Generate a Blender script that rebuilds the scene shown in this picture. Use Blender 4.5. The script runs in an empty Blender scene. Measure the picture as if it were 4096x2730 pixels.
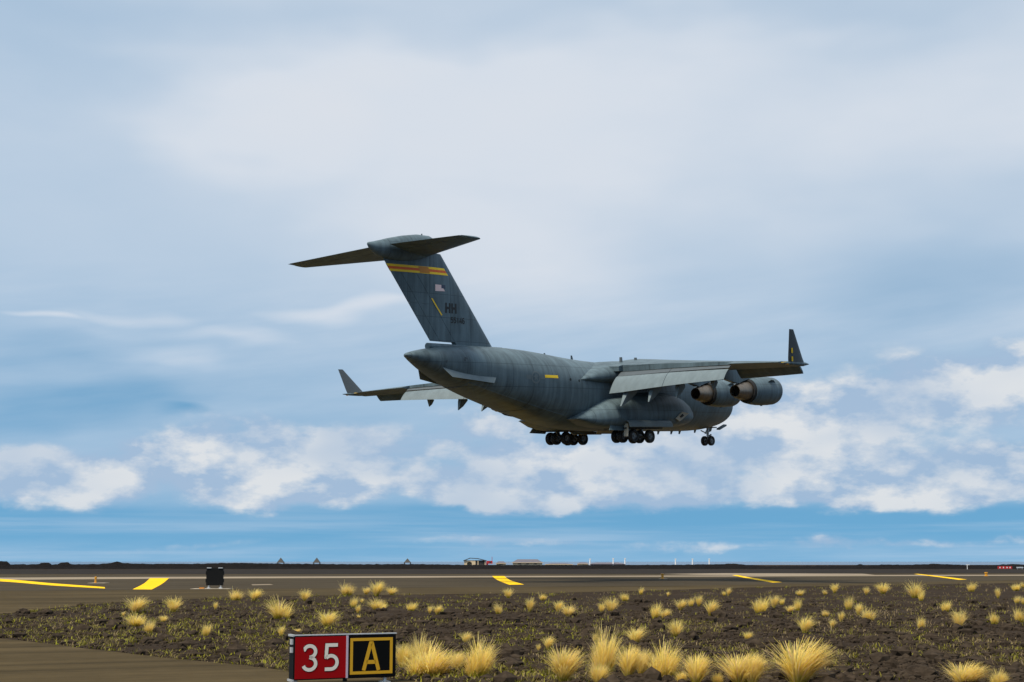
import bpy, bmesh, math, random
import numpy as np
from mathutils import Vector, Matrix, noise as mnoise

sc = bpy.context.scene
COL = sc.collection
rad = math.radians

# ------------------------------------------------------------------ camera
F_PX, PW, PH, HOR = 5700.0, 4096, 2730, 2247      # focal length in photo pixels, photo size, horizon row
CAM_H = 1.75
TILT = math.atan((HOR - PH / 2) / F_PX)
cam = bpy.data.objects.new('camera', bpy.data.cameras.new('camera'))
COL.objects.link(cam)
cam.data.sensor_width = 36
cam.data.lens = F_PX * 36 / PW
cam.data.clip_start = 0.1
cam.data.clip_end = 80000
cam.location = (0, 0, CAM_H)
cam.rotation_euler = (math.pi / 2 + TILT, 0, 0)
sc.camera = cam
sc.render.resolution_x, sc.render.resolution_y = 1024, 682

def ray(px, py):
    """world direction of a photo pixel (used to measure where things stand)"""
    c, s = math.cos(TILT), math.sin(TILT)
    a, b = (px - PW / 2) / F_PX, (PH / 2 - py) / F_PX
    return Vector((a, c - b * s, s + b * c))
def on_ground(px, py, z=0.0):
    d = ray(px, py)
    t = (z - CAM_H) / d.z
    return Vector((d.x * t, d.y * t, z))
def at_depth(px, py, dist):
    d = ray(px, py)
    t = dist / d.y
    return Vector((d.x * t, dist, CAM_H + d.z * t))
def azel(px, py):
    d = ray(px, py).normalized()
    return math.degrees(math.atan2(d.x, d.y)), math.degrees(math.asin(d.z))

# ------------------------------------------------------------------ sun and exposure
SUN_EL, SUN_PHI = 56.0, 44.0       # elevation; angle to the left of straight behind the camera
sd = Vector((-math.sin(rad(SUN_PHI)) * math.cos(rad(SUN_EL)), -math.cos(rad(SUN_PHI)) * math.cos(rad(SUN_EL)), math.sin(rad(SUN_EL))))
sun = bpy.data.objects.new('sun', bpy.data.lights.new('sun', 'SUN'))
COL.objects.link(sun)
sun.data.energy = 4.2
sun.data.angle = rad(12.0)
sun.data.color = (1.0, 0.90, 0.72)
sun.rotation_euler = sd.to_track_quat('Z', 'Y').to_euler()
vs = sc.view_settings
vs.view_transform = 'Standard'
vs.look = 'None'
vs.exposure = 0.0
vs.gamma = 1.0
vs.use_curve_mapping = False
try:
    sc.cycles.use_denoising = True
    sc.cycles.max_bounces = 6
    sc.cycles.diffuse_bounces = 3
    sc.cycles.glossy_bounces = 3
    sc.cycles.transparent_max_bounces = 6
except Exception:
    pass

def lin(r, g, b):
    f = lambda v: (v / 255 / 12.92) if v <= 10.3 else ((v / 255 + 0.055) / 1.055) ** 2.4
    return (f(r), f(g), f(b))

# ------------------------------------------------------------------ node helpers
class NG:
    def __init__(self, nt):
        self.nt = nt
    def new(self, t, **kw):
        n = self.nt.nodes.new(t)
        for k, v in kw.items():
            setattr(n, k, v)
        return n
    def put(self, sock, v):
        if v is None:
            return
        if isinstance(v, bpy.types.NodeSocket):
            self.nt.links.new(v, sock)
        else:
            if isinstance(v, (tuple, list)) and sock.type == 'RGBA' and len(v) == 3:
                v = (*v, 1)
            sock.default_value = v
    def m(self, op, a, b=None, c=None, clamp=False):
        n = self.new('ShaderNodeMath', operation=op, use_clamp=clamp)
        for i, v in enumerate((a, b, c)):
            self.put(n.inputs[i], v)
        return n.outputs[0]
    def v(self, op, a, b=None, c=None, out=0):
        n = self.new('ShaderNodeVectorMath', operation=op)
        for i, x in enumerate((a, b, c)):
            if x is not None:
                self.put(n.inputs[i], x)
        return n.outputs[out]
    def noise(self, vec, scale, detail=4, rough=0.55, dist=0.0, col=False):
        n = self.new('ShaderNodeTexNoise')
        self.put(n.inputs['Vector'], vec)
        n.inputs['Scale'].default_value = scale
        n.inputs['Detail'].default_value = detail
        n.inputs['Roughness'].default_value = rough
        n.inputs['Distortion'].default_value = dist
        return n.outputs[1 if col else 0]
    def sstep(self, x, lo, hi, a=0.0, b=1.0):
        n = self.new('ShaderNodeMapRange', interpolation_type='SMOOTHSTEP')
        for i, v in enumerate((x, lo, hi, a, b)):
            self.put(n.inputs[i], v)
        return n.outputs[0]
    def mix(self, f, a, b, mode='MIX'):
        n = self.new('ShaderNodeMix', data_type='RGBA', blend_type=mode)
        self.put(n.inputs[0], f); self.put(n.inputs[6], a); self.put(n.inputs[7], b)
        return n.outputs[2]
    def ramp(self, x, stops, interp='LINEAR'):
        n = self.new('ShaderNodeValToRGB')
        cr = n.color_ramp
        cr.interpolation = interp
        while len(cr.elements) < len(stops):
            cr.elements.new(0.5)
        for e, (p, c) in zip(cr.elements, stops):
            e.position = p
            e.color = (c, c, c, 1) if isinstance(c, (int, float)) else (*c[:3], 1)
        self.put(n.inputs[0], x)
        return n.outputs[0]
    def comb(self, x, y, z):
        n = self.new('ShaderNodeCombineXYZ')
        for i, v in enumerate((x, y, z)):
            self.put(n.inputs[i], v)
        return n.outputs[0]
    def sep(self, v):
        n = self.new('ShaderNodeSeparateXYZ')
        self.put(n.inputs[0], v)
        return n.outputs

# ------------------------------------------------------------------ world: blue sky, high veil, low cumulus
world = bpy.data.worlds.new('World')
sc.world = world
world.use_nodes = True
def build_world():
    g = NG(world.node_tree)
    bg = world.node_tree.nodes['Background']
    tc = g.new('ShaderNodeTexCoord')
    D = g.v('NORMALIZE', tc.outputs['Generated'])
    x, y, z = g.sep(D)
    el = g.m('MULTIPLY', g.m('ARCSINE', z), 57.29578)
    az = g.m('MULTIPLY', g.m('ARCTAN2', x, y), 57.29578)
    # clear air: the deep blue part of the Nishita sky, seen right down to the sea horizon
    sky = g.new('ShaderNodeTexSky', sky_type='NISHITA')
    sky.sun_disc = False
    sky.sun_elevation = rad(SUN_EL)
    sky.sun_rotation = rad(180 + SUN_PHI)
    sky.air_density = 1.0; sky.dust_density = 0.0; sky.ozone_density = 3.0
    lift = g.v('NORMALIZE', g.comb(x, y, g.m('ADD', g.m('MAXIMUM', z, 0.0), 0.42)))
    g.put(sky.inputs[0], lift)
    clear = g.v('MULTIPLY', sky.outputs[0], (1.26, 1.92, 1.72))
    # a flattened direction keeps clouds long and thin near the horizon
    P = g.comb(x, y, g.m('MULTIPLY', z, 2.6))
    wn = g.noise(P, 5.0, 3, 0.55, col=True)
    wa = g.v('SUBTRACT', wn, (0.5, 0.5, 0.5))
    wn2 = g.noise(P, 22.0, 4, 0.6, col=True)
    wb = g.v('SUBTRACT', wn2, (0.5, 0.5, 0.5))
    C = g.comb(az, el, 0.0)
    CW = g.v('ADD', C, g.v('ADD', g.v('MULTIPLY', wa, (5.0, 1.6, 0)), g.v('MULTIPLY', wb, (1.7, 0.9, 0))))
    CS = g.v('ADD', C, g.v('MULTIPLY', wa, (14.0, 6.0, 0)))
    k = 57.29578 / F_PX
    def blob(coord, px, py, rx, ry, wgt, prev=None):
        a0, e0 = azel(px, py)
        q = g.v('MULTIPLY', g.v('SUBTRACT', coord, (a0, e0, 0)), (1 / (rx * k), 1 / (ry * k), 0))
        t = g.m('SUBTRACT', 1.0, g.v('DOT_PRODUCT', q, q, out=1), clamp=True)
        t = g.m('MULTIPLY', t, t)
        return g.m('MULTIPLY', t, wgt) if prev is None else g.m('MULTIPLY_ADD', t, wgt, prev)
    # ---- high veil
    nv = g.noise(P, 3.2, 5, 0.5)
    nv2 = g.noise(g.comb(g.m('MULTIPLY', x, 1.0), y, g.m('ADD', g.m('MULTIPLY', z, 7.0), g.m('MULTIPLY', x, -0.9))), 6.0, 5, 0.55)
    vb = None
    for b in VEIL:
        vb = blob(CS, *b, prev=vb)
    va = g.m('ADD', g.ramp(g.m('DIVIDE', el, 40.0), [(0.0, 0.17), (0.018, 0.14), (0.030, 0.06), (0.045, 0.05), (0.056, 0.30), (0.09, 0.44), (0.16, 0.52), (0.24, 0.72), (0.33, 0.78), (0.6, 0.82), (1.0, 0.88)]), vb)
    va = g.m('ADD', va, g.m('MULTIPLY', g.m('SUBTRACT', nv, 0.5), 0.36))
    lowmid = g.sstep(el, 13.0, 8.0)
    va = g.m('ADD', va, g.m('MULTIPLY', g.m('MULTIPLY', g.m('SUBTRACT', nv2, 0.5), lowmid), 0.60))
    # a clear strip of blue under the cloud base
    base_el = g.m('ADD', 1.95, g.m('MULTIPLY', g.sep(wa)[0], 0.9))
    va = g.m('MULTIPLY', va, g.m('MAXIMUM', g.sstep(el, g.m('SUBTRACT', base_el, 0.10), g.m('ADD', base_el, 0.45), 0.10, 1.0), g.sstep(el, 1.3, 0.4)))
    thin = g.noise(g.comb(x, y, g.m('MULTIPLY', z, 26.0)), 3.4, 5, 0.55)
    va = g.m('ADD', va, g.m('MULTIPLY', g.sstep(thin, 0.44, 0.72), g.sstep(el, 2.6, 1.2, 0.0, 0.34)))
    vraw = va
    va = g.m('MINIMUM', g.m('MAXIMUM', va, 0.0), 1.0)
    veil_col = g.mix(g.sstep(vraw, 0.55, 1.30), lin(197, 214, 232), lin(221, 225, 232))
    sky1 = g.mix(va, clear_c(g, clear), veil_col)
    # ---- low cumulus
    cb = None
    for b in CUMULUS:
        cb = blob(CW, b[0], b[1], b[2] * 1.45, b[3] * 1.55, b[4] * 1.05, prev=cb)
    PC = g.comb(x, y, g.m('MULTIPLY', z, 2.0))
    n1 = g.noise(PC, 20.0, 7, 0.57)
    n2 = g.noise(g.v('ADD', PC, (-0.009, 0.0, 0.034)), 20.0, 6, 0.57)
    dens = g.m('MULTIPLY_ADD', g.m('SUBTRACT', n1, 0.5), 1.6, cb)
    ca = g.m('MULTIPLY', g.sstep(dens, 0.02, 0.58), 0.90)
    ca = g.m('MULTIPLY', ca, g.sstep(cb, 0.0, 0.25))
    lit = g.m('ADD', g.m('MULTIPLY', g.m('SUBTRACT', n1, n2), 4.4), g.m('MULTIPLY_ADD', dens, 0.34, 0.26), clamp=True)
    big = g.noise(PC, 7.0, 3, 0.5)
    lit = g.m('MULTIPLY', lit, g.sstep(big, 0.34, 0.62, 0.35, 1.0))
    ccol = g.mix(lit, lin(164, 188, 215), lin(227, 229, 231))
    sky2 = g.mix(ca, sky1, ccol)
    # colours above are display values; the sky is that bright at strength 0.1
    out = g.v('SCALE', sky2)
    world.node_tree.nodes[-1].inputs['Scale'].default_value = 10.0
    g.put(bg.inputs['Color'], out)
    bg.inputs['Strength'].default_value = 0.1
def clear_c(g, clear):
    o = g.v('SCALE', clear)
    g.nt.nodes[-1].inputs['Scale'].default_value = 0.1
    return o
# soft masses of the high veil: photo column, row, half width, half height, weight
VEIL = [(2250, 520, 2000, 700, 0.26), (3750, 420, 800, 460, 0.14), (1050, 560, 700, 260, 0.14), (1900, 1080, 1100, 320, 0.14),
        (80, 1480, 700, 120, -0.22), (250, 1650, 800, 130, -0.26), (3900, 1050, 700, 260, -0.2), (200, 150, 700, 420, -0.12),
        (1330, 1290, 380, 60, 0.22), (900, 1390, 420, 55, 0.20), (420, 1290, 420, 50, 0.16), (60, 1300, 160, 30, 0.25),
        (600, 1480, 500, 60, 0.18), (3950, 1760, 380, 90, -0.5), (3300, 1920, 260, 60, -0.25), (800, 1730, 260, 40, -0.35), (2000, 100, 3000, 160, -0.10)]
# banks of cumulus above the sea horizon
CUMULUS = [(1150, 1978, 420, 60, 0.75), (1000, 1850, 440, 150, 0.70), (1430, 1850, 240, 130, 0.8), (1800, 1945, 190, 70, 0.8), (600, 1900, 460, 110, 0.55),
           (120, 1880, 300, 90, 0.62), (1900, 1770, 260, 130, 0.55), (2180, 1955, 220, 80, 0.85), (2450, 1880, 500, 130, 0.78), (2960, 1760, 520, 150, 0.62),
           (2780, 1965, 420, 60, 0.6), (3500, 1870, 330, 90, 0.7), (3880, 1850, 300, 95, 0.7), (3700, 1965, 620, 55, 0.75), (3400, 1650, 340, 110, 0.55),
           (3900, 1610, 330, 90, 0.5), (3650, 1510, 330, 110, 0.5), (4020, 1450, 210, 80, 0.55), (2900, 1640, 420, 160, 0.45),
           (2650, 2175, 700, 26, 0.24), (3350, 2165, 330, 26, 0.2), (700, 2182, 330, 18, 0.17), (3950, 2165, 500, 22, 0.2), (1900, 2175, 420, 20, 0.18)]
build_world()

# ------------------------------------------------------------------ object helpers
def tag(o, label=None, cat=None, group=None, kind=None):
    if label: o['label'] = label
    if cat: o['category'] = cat
    if group: o['group'] = group
    if kind: o['kind'] = kind
    return o
def link(name, me, mat=None, parent=None, smooth=None):
    o = bpy.data.objects.new(name, me)
    COL.objects.link(o)
    if mat is not None:
        for mm in (mat if isinstance(mat, (list, tuple)) else [mat]):
            me.materials.append(mm)
    if parent is not None:
        o.parent = parent
    if smooth is not None:
        shade(me, smooth)
    return o
def shade(me, angle=None):
    """smooth faces, sharp edges where the surface turns by more than the angle (degrees)"""
    me.polygons.foreach_set('use_smooth', [True] * len(me.polygons))
    if angle is not None and angle < 180:
        bm = bmesh.new(); bm.from_mesh(me)
        lim = rad(angle)
        for e in bm.edges:
            e.smooth = not (len(e.link_faces) == 2 and e.calc_face_angle(0) > lim)
        bm.to_mesh(me); bm.free()
def mesh(name, verts, faces, recalc=True):
    me = bpy.data.meshes.new(name)
    me.from_pydata([tuple(v) for v in verts], [], faces)
    if recalc:
        bm = bmesh.new(); bm.from_mesh(me)
        bmesh.ops.recalc_face_normals(bm, faces=bm.faces)
        bm.to_mesh(me); bm.free()
    me.update()
    return me
class MB:
    """collects shapes into one mesh"""
    def __init__(self):
        self.v, self.f, self.mi = [], [], []
    def add(self, verts, faces, mi=0):
        n = len(self.v)
        self.v += [tuple(p) for p in verts]
        self.f += [tuple(i + n for i in f) for f in faces]
        self.mi += [mi] * len(faces)
        return self
    def box(self, c, s, rot=None, mi=0, taper=(1, 1)):
        pts = []
        for k in (-1, 1):
            tx, ty = (taper if k > 0 else (1, 1))
            for i, j in ((-1, -1), (1, -1), (1, 1), (-1, 1)):
                p = Vector((i * s[0] / 2 * tx, j * s[1] / 2 * ty, k * s[2] / 2))
                if rot is not None: p = rot @ p
                pts.append(p + Vector(c))
        return self.add(pts, [(3, 2, 1, 0), (4, 5, 6, 7), (0, 1, 5, 4), (1, 2, 6, 5), (2, 3, 7, 6), (3, 0, 4, 7)], mi)
    def tube(self, a, b, ra, rb=None, n=10, mi=0, cap=True):
        a, b = Vector(a), Vector(b)
        rb = ra if rb is None else rb
        d = (b - a).normalized()
        u = d.orthogonal().normalized(); w = d.cross(u)
        pts = []
        for p, r in ((a, ra), (b, rb)):
            for i in range(n):
                t = 2 * math.pi * i / n
                pts.append(p + u * (r * math.cos(t)) + w * (r * math.sin(t)))
        fs = [(i, (i + 1) % n, n + (i + 1) % n, n + i) for i in range(n)]
        if cap: fs += [tuple(range(n))[::-1], tuple(range(n, 2 * n))]
        return self.add(pts, fs, mi)
    def lathe(self, prof, o, axis, n=24, mi=0, closed=False):
        """profile of (along, radius) turned about the axis through o"""
        o, d = Vector(o), Vector(axis).normalized()
        u = d.orthogonal().normalized(); w = d.cross(u)
        pts = []
        for s, r in prof:
            for i in range(n):
                t = 2 * math.pi * i / n
                pts.append(o + d * s + u * (r * math.cos(t)) + w * (r * math.sin(t)))
        m_ = len(prof)
        fs = []
        for j in range(m_ if closed else m_ - 1):
            j2 = (j + 1) % m_
            for i in range(n):
                i2 = (i + 1) % n
                fs.append((j * n + i, j * n + i2, j2 * n + i2, j2 * n + i))
        return self.add(pts, fs, mi)
    def loft(self, rings, cap=True, mi=0, closed=True):
        n = len(rings[0])
        pts = [p for r in rings for p in r]
        fs = []
        for j in range(len(rings) - 1):
            for i in range(n if closed else n - 1):
                i2 = (i + 1) % n
                fs.append((j * n + i, j * n + i2, (j + 1) * n + i2, (j + 1) * n + i))
        if cap and closed:
            fs += [tuple(range(n))[::-1], tuple(range((len(rings) - 1) * n, len(rings) * n))]
        return self.add(pts, fs, mi)
    def prism(self, poly, off, mi=0):
        """a flat polygon pushed out by the vector off"""
        n = len(poly); off = Vector(off)
        pts = [Vector(p) for p in poly] + [Vector(p) + off for p in poly]
        return self.add(pts, [tuple(range(n))[::-1], tuple(range(n, 2 * n))] + [(i, (i + 1) % n, n + (i + 1) % n, n + i) for i in range(n)], mi)
    def build(self, name, mat, parent=None, smooth=None, recalc=True):
        me = mesh(name, self.v, self.f, recalc)
        if any(self.mi):
            me.polygons.foreach_set('material_index', self.mi)
        return link(name, me, mat, parent, smooth)

def principled(name, col, rough=0.5, metal=0.0, spec=0.5, build=None):
    m_ = bpy.data.materials.new(name)
    m_.use_nodes = True
    b = m_.node_tree.nodes['Principled BSDF']
    b.inputs['Base Color'].default_value = (*col[:3], 1)
    b.inputs['Roughness'].default_value = rough
    b.inputs['Metallic'].default_value = metal
    b.inputs['Specular IOR Level'].default_value = spec
    if build:
        build(NG(m_.node_tree), b)
    return m_
def varied(col, amt=0.25, scale=2.0, stretch=(1, 1, 1), rough_amt=0.1, bump=0.0):
    """gentle procedural wear for paint and metal, in object coordinates"""
    def f(g, b):
        tc = g.new('ShaderNodeTexCoord')
        p = g.v('MULTIPLY', tc.outputs['Object'], stretch)
        n = g.noise(p, scale, 6, 0.6)
        k = g.m('MULTIPLY_ADD', g.m('SUBTRACT', n, 0.5), 2 * amt, 1.0)
        c = g.v('MULTIPLY', tuple(col[:3]), g.comb(k, k, k))
        g.put(b.inputs['Base Color'], c)
        g.put(b.inputs['Roughness'], g.m('MULTIPLY_ADD', n, rough_amt, b.inputs['Roughness'].default_value - rough_amt / 2))
        if bump:
            bn = g.new('ShaderNodeBump'); bn.inputs['Strength'].default_value = bump; bn.inputs['Distance'].default_value = 0.02
            g.put(bn.inputs['Height'], g.noise(p, scale * 8, 4, 0.6)); g.put(b.inputs['Normal'], bn.outputs[0])
    return f

GREY = (0.094, 0.134, 0.157)
def aircraft_paint(g, b):
    tc = g.new('ShaderNodeTexCoord')
    P = tc.outputs['Object']
    x, y, z = g.sep(P)
    n1 = g.noise(g.v('MULTIPLY', P, (1.0, 1.0, 0.22)), 1.1, 6, 0.62)        # long run-down streaks
    n2 = g.noise(P, 0.35, 4, 0.55)                                            # touched-up patches
    n3 = g.noise(P, 9.0, 4, 0.6)
    k = g.m('ADD', g.m('MULTIPLY', g.m('SUBTRACT', n1, 0.5), 1.05), g.m('MULTIPLY', g.m('SUBTRACT', n2, 0.5), 1.0))
    n4 = g.noise(g.v('MULTIPLY', P, (2.6, 0.6, 0.16)), 1.0, 4, 0.6)
    k = g.m('ADD', k, g.m('MULTIPLY', g.m('SUBTRACT', n4, 0.5), 1.1))
    k = g.m('ADD', g.m('ADD', k, 1.0), g.m('MULTIPLY', g.m('SUBTRACT', n3, 0.5), 0.12))
    # frame and skin-panel joints
    def joint(c, per, w):
        f = g.m('FRACT', g.m('DIVIDE', c, per))
        d = g.m('ABSOLUTE', g.m('SUBTRACT', f, 0.5))
        return g.sstep(d, 0.5 - w, 0.5, 0.0, 1.0)
    j = g.m('MAXIMUM', joint(x, 2.35, 0.018), joint(g.m('ADD', z, 0.55), 1.9, 0.018))
    k = g.m('MULTIPLY', k, g.m('MULTIPLY_ADD', j, -0.5, 1.0))
    g.put(b.inputs['Base Color'], g.v('MULTIPLY', GREY, g.comb(k, k, k)))
    g.put(b.inputs['Roughness'], g.m('MULTIPLY_ADD', n1, 0.2, 0.36))

M_PAINT = principled('aircraft_grey_paint', GREY, 0.45, spec=0.18, build=aircraft_paint)
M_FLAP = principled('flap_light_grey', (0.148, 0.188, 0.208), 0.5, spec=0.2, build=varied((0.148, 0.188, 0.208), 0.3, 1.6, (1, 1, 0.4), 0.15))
M_DARKPAINT = principled('aircraft_dark_grey', (0.07, 0.085, 0.095), 0.5, build=varied((0.07, 0.085, 0.095), 0.2, 3))
M_CAVITY = principled('aircraft_cavity', (0.012, 0.012, 0.013), 0.8)
M_TYRE = principled('tyre_rubber', (0.012, 0.012, 0.013), 0.75, build=varied((0.012, 0.012, 0.013), 0.3, 4))
M_RIM = principled('wheel_metal', (0.16, 0.17, 0.18), 0.45, 0.3)
M_STEEL = principled('gear_strut_metal', (0.30, 0.31, 0.32), 0.4, 0.4)
M_PRIMER = principled('primer_tan', (0.42, 0.38, 0.30), 0.6, build=varied((0.42, 0.38, 0.30), 0.2, 3))
M_CORE = principled('hot_section_metal', (0.22, 0.185, 0.15), 0.4, 0.7, build=varied((0.22, 0.185, 0.15), 0.5, 2.5, (3, 1, 1), 0.2))
M_GLASS = principled('cockpit_glass', (0.02, 0.025, 0.03), 0.08)
M_YELLOW = principled('marking_yellow', (0.97, 0.62, 0.006), 0.5, build=varied((0.97, 0.62, 0.006), 0.08, 3))
M_BANDRED = principled('band_red', (0.75, 0.11, 0.005), 0.5, build=varied((0.75, 0.11, 0.005), 0.15, 3))
M_BANDORANGE = principled('band_orange', (0.55, 0.20, 0.006), 0.5)
M_CODE = principled('tail_code_black', (0.008, 0.011, 0.013), 0.6)
M_SUBDUED = principled('insignia_grey', (0.095, 0.127, 0.142), 0.5)
M_FLAGPALE = principled('flag_pale_pink', (0.80, 0.58, 0.57), 0.5)
M_FLAGBLUE = principled('flag_blue', (0.03, 0.045, 0.09), 0.5)
M_LAMP = principled('amber_lens', (0.7, 0.35, 0.02), 0.2)

# ------------------------------------------------------------------ airplane
# measured frame: X metres aft of the nose, Y to starboard, Z above the wheels' ground line
HEAD, PITCH, ROLL = 0.729383711, 0.0677678625, 0.0294190026
fw = Vector((math.sin(HEAD) * math.cos(PITCH), math.cos(HEAD) * math.cos(PITCH), math.sin(PITCH)))
r0 = Vector((math.cos(HEAD), -math.sin(HEAD), 0)); u0 = r0.cross(fw)
rt = r0 * math.cos(ROLL) - u0 * math.sin(ROLL)
up = r0 * math.sin(ROLL) + u0 * math.cos(ROLL)
plane_at = Vector((7.35566141, 130.984799, 14.3806235 + CAM_H)) - up * 4.0
airplane = bpy.data.objects.new('cargo_airplane', None)
COL.objects.link(airplane)
mw = Matrix.Identity(4)
for i, cvec in enumerate((fw, -rt, up)):
    for j in range(3):
        mw[j][i] = cvec[j]
for j in range(3):
    mw[j][3] = plane_at[j]
airplane.matrix_world = mw
tag(airplane, 'grey four-engine military cargo airplane flying low with landing gear and flaps down', 'airplane')
def A(X, Y, Z):
    return Vector((25.0 - X, -Y, Z))

# ---- fuselage: X, top, bottom, half width, squareness of the lower half
FUS = [(2.75, 3.98, 3.72, 0.12, 2.0), (2.95, 4.45, 3.18, 0.70, 2.0), (3.45, 5.1, 2.70, 1.33, 2.0), (4.3, 5.88, 2.30, 2.0, 2.0), (5.3, 6.55, 2.02, 2.53, 2.0), (6.6, 7.1, 1.80, 2.95, 2.05),
       (8.2, 7.5, 1.62, 3.24, 2.1), (9.9, 7.72, 1.52, 3.40, 2.15), (12, 7.78, 1.48, 3.43, 2.25), (18, 7.79, 1.46, 3.43, 2.3), (25, 7.86, 1.48, 3.43, 2.4), (28, 7.98, 1.58, 3.43, 2.5), (30.5, 8.16, 1.88, 3.42, 2.6),
       (33, 8.38, 2.40, 3.38, 2.75), (35.5, 8.56, 3.02, 3.28, 2.9), (38.5, 8.66, 3.80, 3.04, 3.0), (41, 8.66, 4.48, 2.72, 3.0), (43, 8.58, 5.08, 2.36, 2.9), (45, 8.42, 5.78, 1.88, 2.7), (46.8, 8.18, 6.52, 1.28, 2.4), (48.0, 7.95, 7.08, 0.74, 2.2), (48.6, 7.80, 7.38, 0.40, 2.0), (48.85, 7.68, 7.56, 0.10, 2.0)]
FX = np.array([r[0] for r in FUS])
def _tang(y):
    d = np.diff(y) / np.diff(FX)
    t = np.zeros(len(y))
    for i in range(1, len(y) - 1):
        t[i] = 0 if d[i - 1] * d[i] <= 0 else 2 * d[i - 1] * d[i] / (d[i - 1] + d[i])
    t[0], t[-1] = d[0], d[-1]
    return t
FC = [np.array([r[k] for r in FUS]) for k in range(1, 5)]
FT = [_tang(c) for c in FC]
def fus(X):
    i = int(min(max(np.searchsorted(FX, X) - 1, 0), len(FX) - 2))
    h = FX[i + 1] - FX[i]; t = min(max((X - FX[i]) / h, 0), 1)
    a, b, c, d = 2 * t**3 - 3 * t**2 + 1, t**3 - 2 * t**2 + t, -2 * t**3 + 3 * t**2, t**3 - t**2
    return [float(a * C[i] + b * h * T[i] + c * C[i + 1] + d * h * T[i + 1]) for C, T in zip(FC, FT)]
def fus_split(top, bot):
    return bot + (top - bot) * 0.53
def fus_y(X, Z):
    top, bot, hw, p = fus(X)
    zc = fus_split(top, bot)
    if Z >= zc:
        q, e = (Z - zc) / (top - zc), 2.0
    else:
        q, e = (zc - Z) / (zc - bot), p
    return hw * max(0.0, 1 - min(q, 1) ** e) ** (1 / e)
def fus_ring(X, n=56):
    top, bot, hw, p = fus(X)
    zc = fus_split(top, bot)
    out = []
    for i in range(n):
        t = 2 * math.pi * i / n
        c, s = math.cos(t), math.sin(t)
        e = 2.0 if s >= 0 else p
        yy = math.copysign(abs(c) ** (2 / e), c) * hw
        zz = zc + (math.copysign(abs(s) ** (2 / e), s)) * ((top - zc) if s >= 0 else (zc - bot))
        out.append(A(X, yy, zz))
    return out
stations = sorted(set([r[0] for r in FUS] + [2.82, 3.2] + list(np.arange(3.6, 48.4, 0.5).round(2))))
fuselage = MB().loft([fus_ring(x_) for x_ in stations]).build('fuselage', M_PAINT, airplane, 40)

def skin(name, pts, mat, parent, side=1, off=0.012):
    """a painted patch or pane following the fuselage side, from (X, Z) corner points in order"""
    v = [A(X, side * (fus_y(X, Z) + off), Z) for X, Z in pts]
    me = mesh(name, v, [tuple(range(len(v)))], False)
    return link(name, me, mat, parent)
def skin_grid(name, x0, x1, z0, z1, mat, parent, side=1, n=6, off=0.012):
    v, f = [], []
    for i in range(n + 1):
        for j in range(3):
            X = x0 + (x1 - x0) * i / n; Z = z0 + (z1 - z0) * j / 2
            v.append(A(X, side * (fus_y(X, Z) + off), Z))
    for i in range(n):
        for j in range(2):
            a = i * 3 + j
            f.append((a, a + 3, a + 4, a + 1))
    return link(name, mesh(name, v, f, False), mat, parent)
for s in (1, -1):
    skin_grid('yellow_bar', 33.74, 35.43, 5.96, 6.21, M_YELLOW, fuselage, s)
    # subdued star insignia: ring, bars, star
    m_ = MB(); cx, cz = 36.55, 5.98
    def sp(X, Z): return A(X, s * (fus_y(X, Z) + 0.012), Z)
    n = 20
    m_.add([sp(cx + 0.55 * math.cos(2 * math.pi * i / n), cz + 0.55 * math.sin(2 * math.pi * i / n)) for i in range(n)] + [sp(cx + 0.40 * math.cos(2 * math.pi * i / n), cz + 0.40 * math.sin(2 * math.pi * i / n)) for i in range(n)],
           [(i, (i + 1) % n, n + (i + 1) % n, n + i) for i in range(n)])
    st = [sp(cx + (0.38 if i % 2 == 0 else 0.15) * math.sin(math.pi * i / 5), cz + (0.38 if i % 2 == 0 else 0.15) * math.cos(math.pi * i / 5)) for i in range(10)]
    m_.add(st + [sp(cx, cz)], [(i, (i + 1) % 10, 10) for i in range(10)])
    for d in (-1, 1):
        m_.add([sp(cx + d * 0.58, cz - 0.16), sp(cx + d * 1.1, cz - 0.16), sp(cx + d * 1.1, cz + 0.2), sp(cx + d * 0.58, cz + 0.2)], [(0, 1, 2, 3)])
    m_.build('star_insignia', M_SUBDUED, fuselage, None, False)
    # dark window, flare and antenna openings along the side
    for X, Z, r in ((32.1, 5.87, 0.13), (30.9, 5.80, 0.12), (44.0, 7.30, 0.16), (45.7, 7.1, 0.10), (24.0, 5.2, 0.12), (13.0, 5.0, 0.14), (10.9, 4.9, 0.14)):
        MB().add([A(X + r * math.cos(2 * math.pi * i / 12), s * (fus_y(X, Z) + 0.015), Z + r * 1.2 * math.sin(2 * math.pi * i / 12)) for i in range(12)], [tuple(range(12))]).build('round_window', M_GLASS, fuselage, None, False)
    # cockpit side panes
    for x0, x1, z0, z1, sl in ((3.9, 4.6, 4.75, 5.25, 0.16), (4.7, 5.4, 4.95, 5.6, 0.22), (5.5, 6.3, 5.1, 5.75, 0.18), (5.1, 5.8, 5.75, 6.1, 0.13)):
        skin('cockpit_pane', [(x0, z0), (x1, z0 + 0.03), (x1 + sl, z1), (x0 + sl, z1 - 0.08)], M_GLASS, fuselage, s)
    skin('crew_door', [(9.3, 2.7), (10.2, 2.7), (10.2, 4.6), (9.3, 4.6)], M_DARKPAINT, fuselage, s, 0.008) if s < 0 else None
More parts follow.
